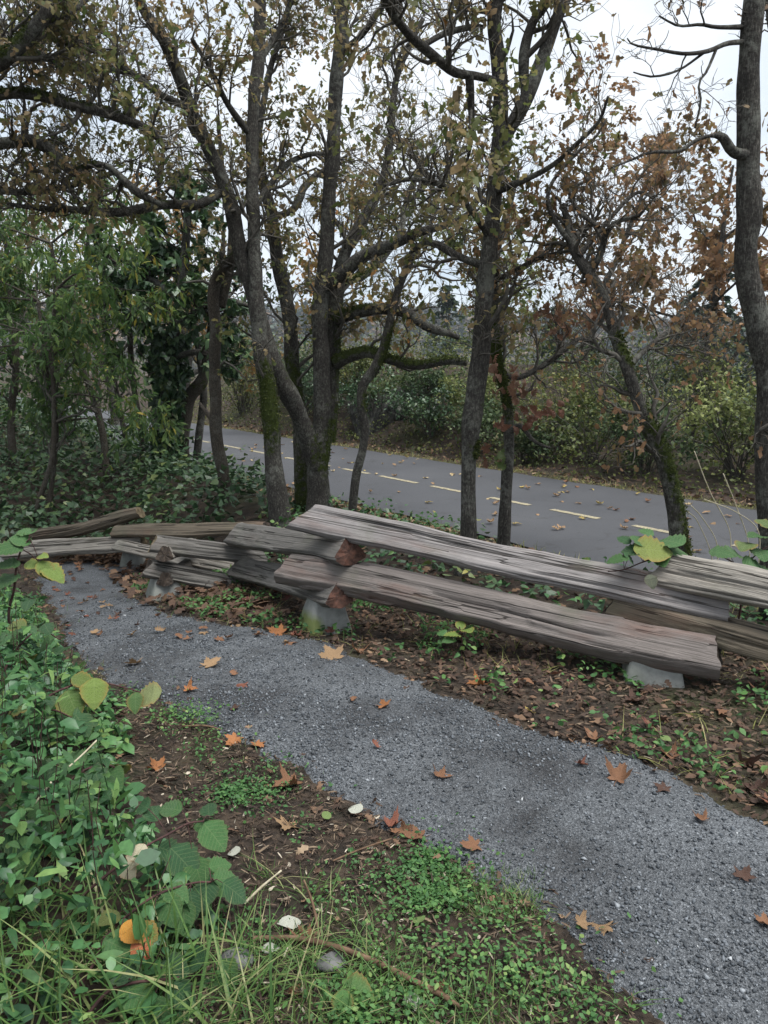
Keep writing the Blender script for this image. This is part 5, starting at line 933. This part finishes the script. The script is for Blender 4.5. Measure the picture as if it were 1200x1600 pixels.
# ---------------------------------------------------------------- brambles with single leaves
def bramble_leaf(seed):
    r_ = R0(seed); n = 15; xs = np.linspace(0, 1, n); w = .43*np.sin(np.pi*xs**.8)**.75*(1+.10*(np.arange(n) % 2)-.05); w[0] = .03; w[-1] = .01
    V, F = leaf_rows(xs, w, .10, .25); V[:, 2] += .035*np.sin(xs.tolist()*3 and np.tile(xs, 3)*34-np.abs(V[:, 1])*22)*np.minimum(1, np.abs(V[:, 1])*6)+.06*np.sin(np.tile(xs, 3)*3+seed)*V[:, 1]
    return mesh_data('leaf', V, F, M['leaf1'], {'rim': np.concatenate([np.zeros(n), np.ones(2*n)])}, True)
BL = [bramble_leaf(s) for s in range(4)]
OV = []
for s in range(3):
    V, F = leaf_rows([0, .15, .35, .6, .82, 1.0], np.array([.03, .20, .31, .29, .17, .01])*(1+.1*s), .22, .2+.15*s); OV.append(mesh_data('leaf', V, F, M['leaf1'], {'rim': np.zeros(len(V))}, True))
GREEN, DGREEN, LIME = (.055, .13, .045), (.030, .082, .034), (.15, .22, .055)
def orient(o, d, up):
    A = frames(np.array([d]), np.array([up]))[0]; o.rotation_euler = Matrix(A.T.tolist()).to_euler()
def bramble(label, canes, lvs, rad=.004, name='bramble', prickles=True, cat='bramble', cmat='cane'):
    """canes: lists of (px,py,depth); lvs: (px,py,depth,size px,colour,pitch)"""
    base = at(*canes[0][0]); base[2] = float(terrain(base[0], base[1])); t = thing(name, base, label, cat)
    for c in canes:
        C = np.array([[*at(*p), rad*(1.25-.7*i/len(c)), 0] for i, p in enumerate(c)])
        g0 = C[0].copy(); g0[2] = float(terrain(g0[0], g0[1]))-.02
        if C[0][2] > g0[2]+.05: g0[1] += .05; C = np.vstack([g0, C])
        V, F, mo, P, Rr = limb_mesh(C, 8, .012, int(abs(c[0][0])), .05); o = obj('cane', V, F, M[cmat], t, {'moss': mo*0}, True); o['_o'] = list(t['_o'])
        if prickles:
            n = len(P)//2; i = r.integers(1, len(P)-1, n); th = nrm(np.cross(nrm(np.gradient(P, axis=0))[i], r.normal(size=(n, 3)))); V_, F_, _ = leaves(leaf_flat([0, 1], [.25, .02], 0, 0), P[i], th, np.full(n, rad*2.2), r)
            obj('prickles', V_, F_, M[cmat], o, kind='stuff')
    cp = np.concatenate([np.array([at(*p) for p in c]) for c in canes])
    for k, (px, py, d, s, col, pit) in enumerate(lvs):
        p = at(px, py, d); size = s/FPX*np.hypot(d, EYE-p[2])*1.08; near_ = cp[np.argmin(((cp-p)**2).sum(1))]; out = p-near_; out[2] *= .3; out = nrm(out+r.normal(size=3)*.02)
        dv = nrm(np.array([out[0], out[1], 0])+np.array([0, 0, pit])+r.normal(size=3)*.12); q = p-dv*size*.5
        o = put('leaf', BL[k % 4], t, q-np.array(t['_o'])); o.scale = (size, size*r.uniform(.9, 1.1), size); orient(o, dv, np.array([0, -.45, 1.0])+r.normal(size=3)*.18); o.color = (*(np.array(col)*r.uniform(.85, 1.15)), 1.0 if max(col) > .14 else .12)
        if np.linalg.norm(q-near_) > .01 and np.linalg.norm(q-near_) < .35:
            mid = (q+near_)/2+np.array([0, 0, .01]); V, F = tubes(np.array([[near_, mid, q]]), np.full((1, 3), rad*.38), 4); obj('stalk', V, F, M[cmat], t)
    return t
OR_, PK, PALE = (.52, .25, .05), (.50, .16, .08), (.48, .44, .32)
bramble('arching bramble cane with pale leaf undersides in the left foreground', [[(88, 1452, 1.95), (133, 1397, 1.98), (180, 1357, 2.02), (227, 1323, 2.08), (262, 1304, 2.12), (293, 1287, 2.16), (318, 1283, 2.2)]],
        [(212, 1336, 2.03, 36, PALE, -.3), (200, 1360, 2.0, 26, PALE, -.5), (335, 1305, 2.18, 46, GREEN, -.5), (322, 1290, 2.22, 34, GREEN, -.2), (288, 1345, 2.1, 52, DGREEN, -.4), (270, 1330, 2.12, 40, DGREEN, -.2), (240, 1268, 2.2, 34, DGREEN, .2), (222, 1258, 2.22, 32, DGREEN, .2), (265, 1262, 2.2, 36, GREEN, 0), (325, 1262, 2.25, 30, DGREEN, .1), (310, 1360, 2.1, 40, GREEN, -.6)])
bramble('bramble cane with orange and pink autumn leaves in the left foreground', [[(93, 1590, 1.7), (125, 1540, 1.75), (150, 1500, 1.8), (163, 1467, 1.83), (200, 1430, 1.88), (247, 1397, 1.93), (300, 1380, 1.98), (330, 1378, 2.0)]],
        [(207, 1455, 1.82, 34, OR_, -.4), (222, 1482, 1.8, 32, PK, -.5), (231, 1458, 1.83, 34, (.20, .18, .05), -.6), (185, 1478, 1.8, 48, GREEN, -.1), (221, 1512, 1.77, 48, GREEN, -.6), (263, 1420, 1.9, 44, GREEN, -.6), (286, 1432, 1.9, 44, GREEN, -.5), (275, 1395, 1.94, 38, GREEN, 0), (172, 1432, 1.86, 30, (.10, .12, .04), .2), (320, 1395, 1.97, 40, DGREEN, -.2), (355, 1370, 2.02, 38, GREEN, -.2), (368, 1392, 1.98, 40, DGREEN, -.5), (345, 1350, 2.06, 32, GREEN, 0), (300, 1412, 1.93, 36, DGREEN, -.4), (240, 1440, 1.88, 30, DGREEN, -.2)])
bramble('low bramble cane along the bottom of the left foreground', [[(100, 1640, 1.62), (160, 1557, 1.68), (200, 1537, 1.7), (260, 1530, 1.74), (313, 1523, 1.78), (335, 1522, 1.8)]],
        [(345, 1528, 1.78, 54, GREEN, -.2), (358, 1562, 1.75, 56, GREEN, -.8), (326, 1555, 1.75, 46, DGREEN, -.7), (212, 1556, 1.68, 50, GREEN, -.2), (240, 1588, 1.65, 50, GREEN, -.4), (278, 1590, 1.66, 46, DGREEN, -.4), (270, 1512, 1.77, 40, DGREEN, .1), (305, 1497, 1.8, 36, DGREEN, .1), (190, 1520, 1.72, 36, DGREEN, .2), (375, 1520, 1.82, 34, GREEN, .1), (285, 1555, 1.7, 40, DGREEN, -.4)])
bramble('tall bramble shoot with yellow green leaflets at the left edge by the path', [[(14, 970, 4.0), (22, 920, 4.0), (26, 885, 4.0), (34, 858, 4.0), (46, 842, 4.0)]],
        [(66, 868, 4.0, 20, LIME, .3), (50, 881, 4.0, 26, LIME, 0), (84, 893, 3.98, 40, LIME, -.5), (72, 890, 3.97, 34, LIME, -.7), (14, 855, 3.95, 40, GREEN, .2), (32, 842, 4.0, 32, GREEN, .3), (48, 830, 4.05, 26, GREEN, .3), (10, 905, 3.95, 40, GREEN, -.1), (12, 880, 3.95, 34, GREEN, .1), (36, 830, 4.05, 24, GREEN, .4)], .006)
bramble('bramble runner with yellow edged round leaves over the left gravel edge', [[(70, 1100, 3.0), (110, 1072, 3.05), (150, 1065, 3.1), (200, 1076, 3.12), (250, 1092, 3.1)]],
        [(112, 1097, 2.98, 46, (.085, .15, .04), -.4), (147, 1080, 3.0, 46, (.14, .20, .05), -.5), (130, 1062, 3.05, 34, (.12, .17, .045), -.1), (230, 1085, 3.06, 42, (.17, .20, .08), -.1), (211, 1096, 3.03, 32, (.08, .16, .05), -.6), (128, 1066, 3.08, 26, (.30, .20, .05), .1)])
bramble('bramble with a big yellow green leaf trailing over the right joint', [[(1080, 905, 4.3), (1070, 868, 4.1), (1040, 868, 4.0), (1005, 878, 3.95), (975, 890, 3.92), (950, 893, 3.9)]],
        [(1022, 857, 3.93, 58, (.17, .21, .05), -.1), (1000, 842, 4.0, 34, GREEN, .3), (990, 858, 3.96, 34, DGREEN, .1), (1048, 843, 4.0, 44, GREEN, .2), (1058, 858, 4.0, 40, GREEN, .1), (965, 872, 3.9, 32, GREEN, .0), (1018, 908, 3.74, 22, (.10, .11, .08), -1.2), (975, 842, 4.05, 24, DGREEN, .3), (1035, 872, 3.95, 34, GREEN, -.2), (1010, 830, 4.05, 24, GREEN, .4), (985, 872, 3.92, 26, DGREEN, -.2)])
bramble('leafy bramble rising at the right edge behind the pale rail', [[(1160, 930, 4.1), (1165, 890, 4.1), (1180, 868, 4.1), (1205, 850, 4.1)], [(1160, 925, 4.05), (1150, 885, 4.0), (1130, 870, 3.95)]],
        [(1127, 862, 3.95, 34, GREEN, .2), (1148, 862, 4.0, 34, GREEN, .1), (1165, 850, 4.05, 36, (.10, .15, .05), .2), (1185, 835, 4.1, 38, GREEN, .3), (1190, 862, 4.05, 40, GREEN, 0), (1178, 880, 4.0, 36, GREEN, -.1), (1195, 892, 4.0, 34, GREEN, -.2), (1160, 895, 4.0, 30, LIME, -.3), (1145, 890, 4.0, 28, DGREEN, 0), (1195, 815, 4.2, 34, (.10, .15, .05), .3), (1150, 945, 4.3, 30, GREEN, 0), (1175, 955, 4.3, 30, DGREEN, 0), (1190, 930, 4.3, 30, GREEN, .1)])
bramble('small green seedling with broad leaves below the long rails', [[(722, 1005, 4.05), (720, 990, 4.05), (718, 980, 4.05)]], [(708, 990, 4.03, 26, LIME, .3), (730, 983, 4.05, 24, LIME, .3), (720, 975, 4.1, 20, LIME, .5), (690, 988, 4.1, 18, GREEN, .3), (700, 1000, 4.0, 18, GREEN, 0)], .003, 'seedling', False, 'seedling')
bramble('broad leaved dock plant at the bottom edge of the photo', [[(548, 1572, 1.72), (550, 1560, 1.73), (552, 1552, 1.74)]], [(555, 1550, 1.72, 46, (.11, .22, .07), -.1), (505, 1540, 1.78, 30, (.09, .20, .06), .2), (500, 1552, 1.75, 26, (.09, .20, .06), 0), (535, 1568, 1.68, 30, (.09, .2, .06), -.2)], .003, 'dock_plant', False, 'weed')
for lab, cane, n in [('bramble tangled through the left cover near the photo edge', [(10, 1210, 2.75), (35, 1150, 2.8), (75, 1110, 2.9), (120, 1125, 2.95)], 16), ('bramble sprawling over the left cover beside the gravel bend', [(5, 1060, 3.3), (30, 1010, 3.4), (62, 985, 3.5), (95, 1000, 3.55)], 14),
                     ('bramble arching low over the left cover above the grass', [(5, 1370, 2.2), (40, 1325, 2.25), (85, 1300, 2.3), (140, 1310, 2.35)], 18), ('bramble sprig in the left cover above the mulch', [(90, 1240, 2.55), (130, 1205, 2.6), (165, 1195, 2.65), (190, 1205, 2.7)], 12)]:
    L_ = []
    for j in range(n):
        f = r.random()*(len(cane)-1.01); a_, b_ = np.array(cane[int(f)]), np.array(cane[int(f)+1]); q = a_+(b_-a_)*(f % 1); s_ = (34+20*r.random())*2.4/q[2]
        L_.append((q[0]+r.normal()*26, q[1]+r.normal()*20-4, q[2]+r.normal()*.04, s_, [DGREEN, GREEN, DGREEN, (.045, .11, .045), (.11, .15, .045)][j % 5], r.uniform(-.6, .2)))
    bramble(lab, [cane], L_)
# plants whose leaves can be told apart, standing in the left cover
SPOTS = [(40, 1180), (95, 1150), (60, 1235), (150, 1190), (120, 1260), (25, 1290), (85, 1310), (165, 1245), (45, 1110), (110, 1105), (30, 1030), (80, 1060), (150, 1310), (60, 1360), (15, 1400)]
for k, (px, py) in enumerate(SPOTS):
    g = ground(px, py+55); t = thing('leafy_plant', g, 'upright broad leaved plant standing in the left foreground cover', 'plant', 'broad leaved plants in the left cover'); Hh = r.uniform(.26, .40)
    tip = g+np.array([r.normal()*.06, r.normal()*.06-.03, Hh]); P = np.array([g+(tip-g)*f+np.array([.02*math.sin(f*4+k), 0, 0]) for f in np.linspace(0, 1, 6)]); V, F = tubes(P[None], np.linspace(.0028, .0012, 6)[None], 5); obj('stem', V, F, M['clover'], t, {'rnd': np.full(len(V), .3)})
    for j in range(18):
        f = .35+.65*(j//2)/8.5; q = g+(tip-g)*f; a = (j % 2)*math.pi+(j//2)*1.57+k; dv = nrm(np.array([math.cos(a), math.sin(a), .25-.5*(1-f)+r.normal()*.15])); s = r.uniform(.030, .048)*(1.15-.4*f)
        o = put('leaf', OV[j % 3], t, q-g+dv*.008); o.scale = (s*1.15,)*3; orient(o, dv, np.array([0, 0, 1.0])+r.normal(size=3)*.2); o.color = (*(np.array([GREEN, (.075, .16, .05), DGREEN, (.11, .20, .06)][(j+k) % 4])*r.uniform(.8, 1.2)), 1)
# dead sticks and stalks
def stick(label, pts, rad, mat='dead_stick', name='stick', cat='stick', lift=0):
    C = []
    for px, py, h in pts: g = ground(px, py); q = np.array([0, 0, EYE])+(g-np.array([0, 0, EYE]))*(1-h/(EYE-g[2])); C.append([*q, rad, 0])
    C = np.array(C); C[-1, 3] *= .5; base = C[0, :3]; t = None
    V, F, mo, P, Rr = limb_mesh(C, 8, .012, int(pts[0][0]), .22); return obj(name, V, F, M[mat], None, {'moss': mo*0}, True, label=label, cat=cat)
stick('long brown dead stick lying across the foreground mulch', [(395, 1466, .02), (460, 1466, .025), (520, 1478, .03), (580, 1500, .03), (640, 1530, .03), (690, 1555, .02), (725, 1578, .015)], .008)
stick('dry straw stalk leaning by the brambles in the foreground', [(382, 1412, .02), (410, 1385, .05), (440, 1360, .08)], .004, 'straw')
stick('thin dark twig upright in the foreground mulch', [(497, 1450, .01), (488, 1410, .05), (475, 1375, .1)], .004)
stick('thin pale twig lying on the mulch towards the gravel', [(520, 1345, .015), (560, 1328, .02), (612, 1310, .02)], .003)
stick('white grass stalk slanting in the left cover', [(108, 1198, .25), (130, 1178, .27), (152, 1156, .3)], .0022, 'straw')
stick('second white stalk lower in the left cover', [(55, 1255, .22), (68, 1238, .25), (80, 1222, .28)], .0022, 'straw')
stick('fallen twig on the mulch at the left gravel edge', [(285, 1135, .02), (320, 1134, .02), (345, 1140, .015)], .005)
stick('dead twig poking up behind the top rail near the twin oaks', [(802, 875, .10), (806, 870, .25), (808, 868, .36)], .012)
for k, (a, b_, c) in enumerate([((1140, 830), (1110, 770), (1085, 705)), ((1120, 850), (1098, 810), (1080, 790)), ((1170, 850), (1150, 790), (1130, 740)), ((1112, 870), (1090, 815), (1075, 800)), ((1185, 830), (1150, 800), (1100, 780))]):
    C = np.array([[*at(a[0], a[1]+60, 4.5), .0025, 0], [*at(*a, 4.5), .0022, 0], [*at(*b_, 4.45), .0016, 0], [*at(*c, 4.4), .0008, 0]]); V, F, mo, P, Rr = limb_mesh(C, 5, .03, k, .0)
    obj('dry_stalk', V, F, M['straw'], None, {'moss': mo*0}, True, cat='grass stalk', label='thin pale dry stalk rising behind the rails at right', group='dry stalks behind the right rails')
for k, (px, py, s) in enumerate([(370, 1505, .05), (515, 1508, .05), (560, 1490, .02)]):
    g = ground(px, py); boulder(['grey stone half hidden by bramble leaves', 'dark rounded stone below the dead stick', 'small stone beside the dead stick'][k], (g[0], g[1], g[2]+s*.15), (s, s*.8, s*.6), 30+k, 'stone', 'pebble', 0, 14, 'stone')
# red brown leaf sprays on the slender oak, leaf by leaf
slender = [o for o in COL.objects if o.get('label', '').startswith('slender oak')][0]
OAKT = [oak_mesh(s+20, M['leaf1'], c) for s, c in ((1, .5), (2, -.3), (3, .8))]
for cx, cy, sx, sy, n, col, d in [(775, 575, 22, 18, 18, (.24, .12, .08), 6.2), (805, 610, 30, 16, 18, (.21, .11, .075), 6.15), (850, 640, 34, 12, 26, (.19, .085, .06), 6.1), (830, 668, 10, 12, 5, (.17, .07, .05), 6.1), (780, 665, 20, 12, 8, (.18, .08, .055), 6.2), (760, 705, 10, 14, 5, (.17, .08, .055), 6.2), (785, 720, 8, 12, 5, (.09, .13, .04), 6.2), (880, 500, 40, 24, 30, (.22, .115, .075), 6.3), (940, 480, 36, 20, 24, (.23, .125, .08), 6.3)]:
    for _ in range(n):
        p = at(r.normal(cx, sx*.6), r.normal(cy, sy*.6), d+r.normal()*.12); o = put('leaf', OAKT[_ % 3], slender, p-np.array(slender['_o'])); s = r.uniform(.065, .105); o.scale = (s, s, s)
        orient(o, nrm(np.array([r.normal()*.6+.2, r.normal()*.5, -.7])), r.normal(size=3)+np.array([0, -.6, .5])); o.color = (*(np.array(col)*r.uniform(.7, 1.25)), 1)
for o in list(bpy.data.objects):
    if '_o' in o: del o['_o']
# ---------------------------------------------------------------- damp air over the inlet
m = bpy.data.materials.new('haze'); m.use_nodes = True; nt = m.node_tree; nt.nodes.remove(nt.nodes['Principled BSDF'])
pv = nt.nodes.new('ShaderNodeVolumePrincipled'); pv.inputs['Color'].default_value = (.80, .88, .97, 1); pv.inputs['Density'].default_value = 0.00035; pv.inputs['Anisotropy'].default_value = .2
nt.links.new(pv.outputs[0], nt.nodes['Material Output'].inputs['Volume'])
V = np.array([[x, y, z] for z in (-12.5, 70) for x, y in ((-1600, -1900), (1600, -1900), (1600, 2000), (-1600, 2000))], float)
obj('haze', V, np.array([[0, 3, 2, 1], [4, 5, 6, 7], [0, 1, 5, 4], [1, 2, 6, 5], [2, 3, 7, 6], [3, 0, 4, 7]]), m, kind='stuff', label='thin pale haze in the air over the inlet')
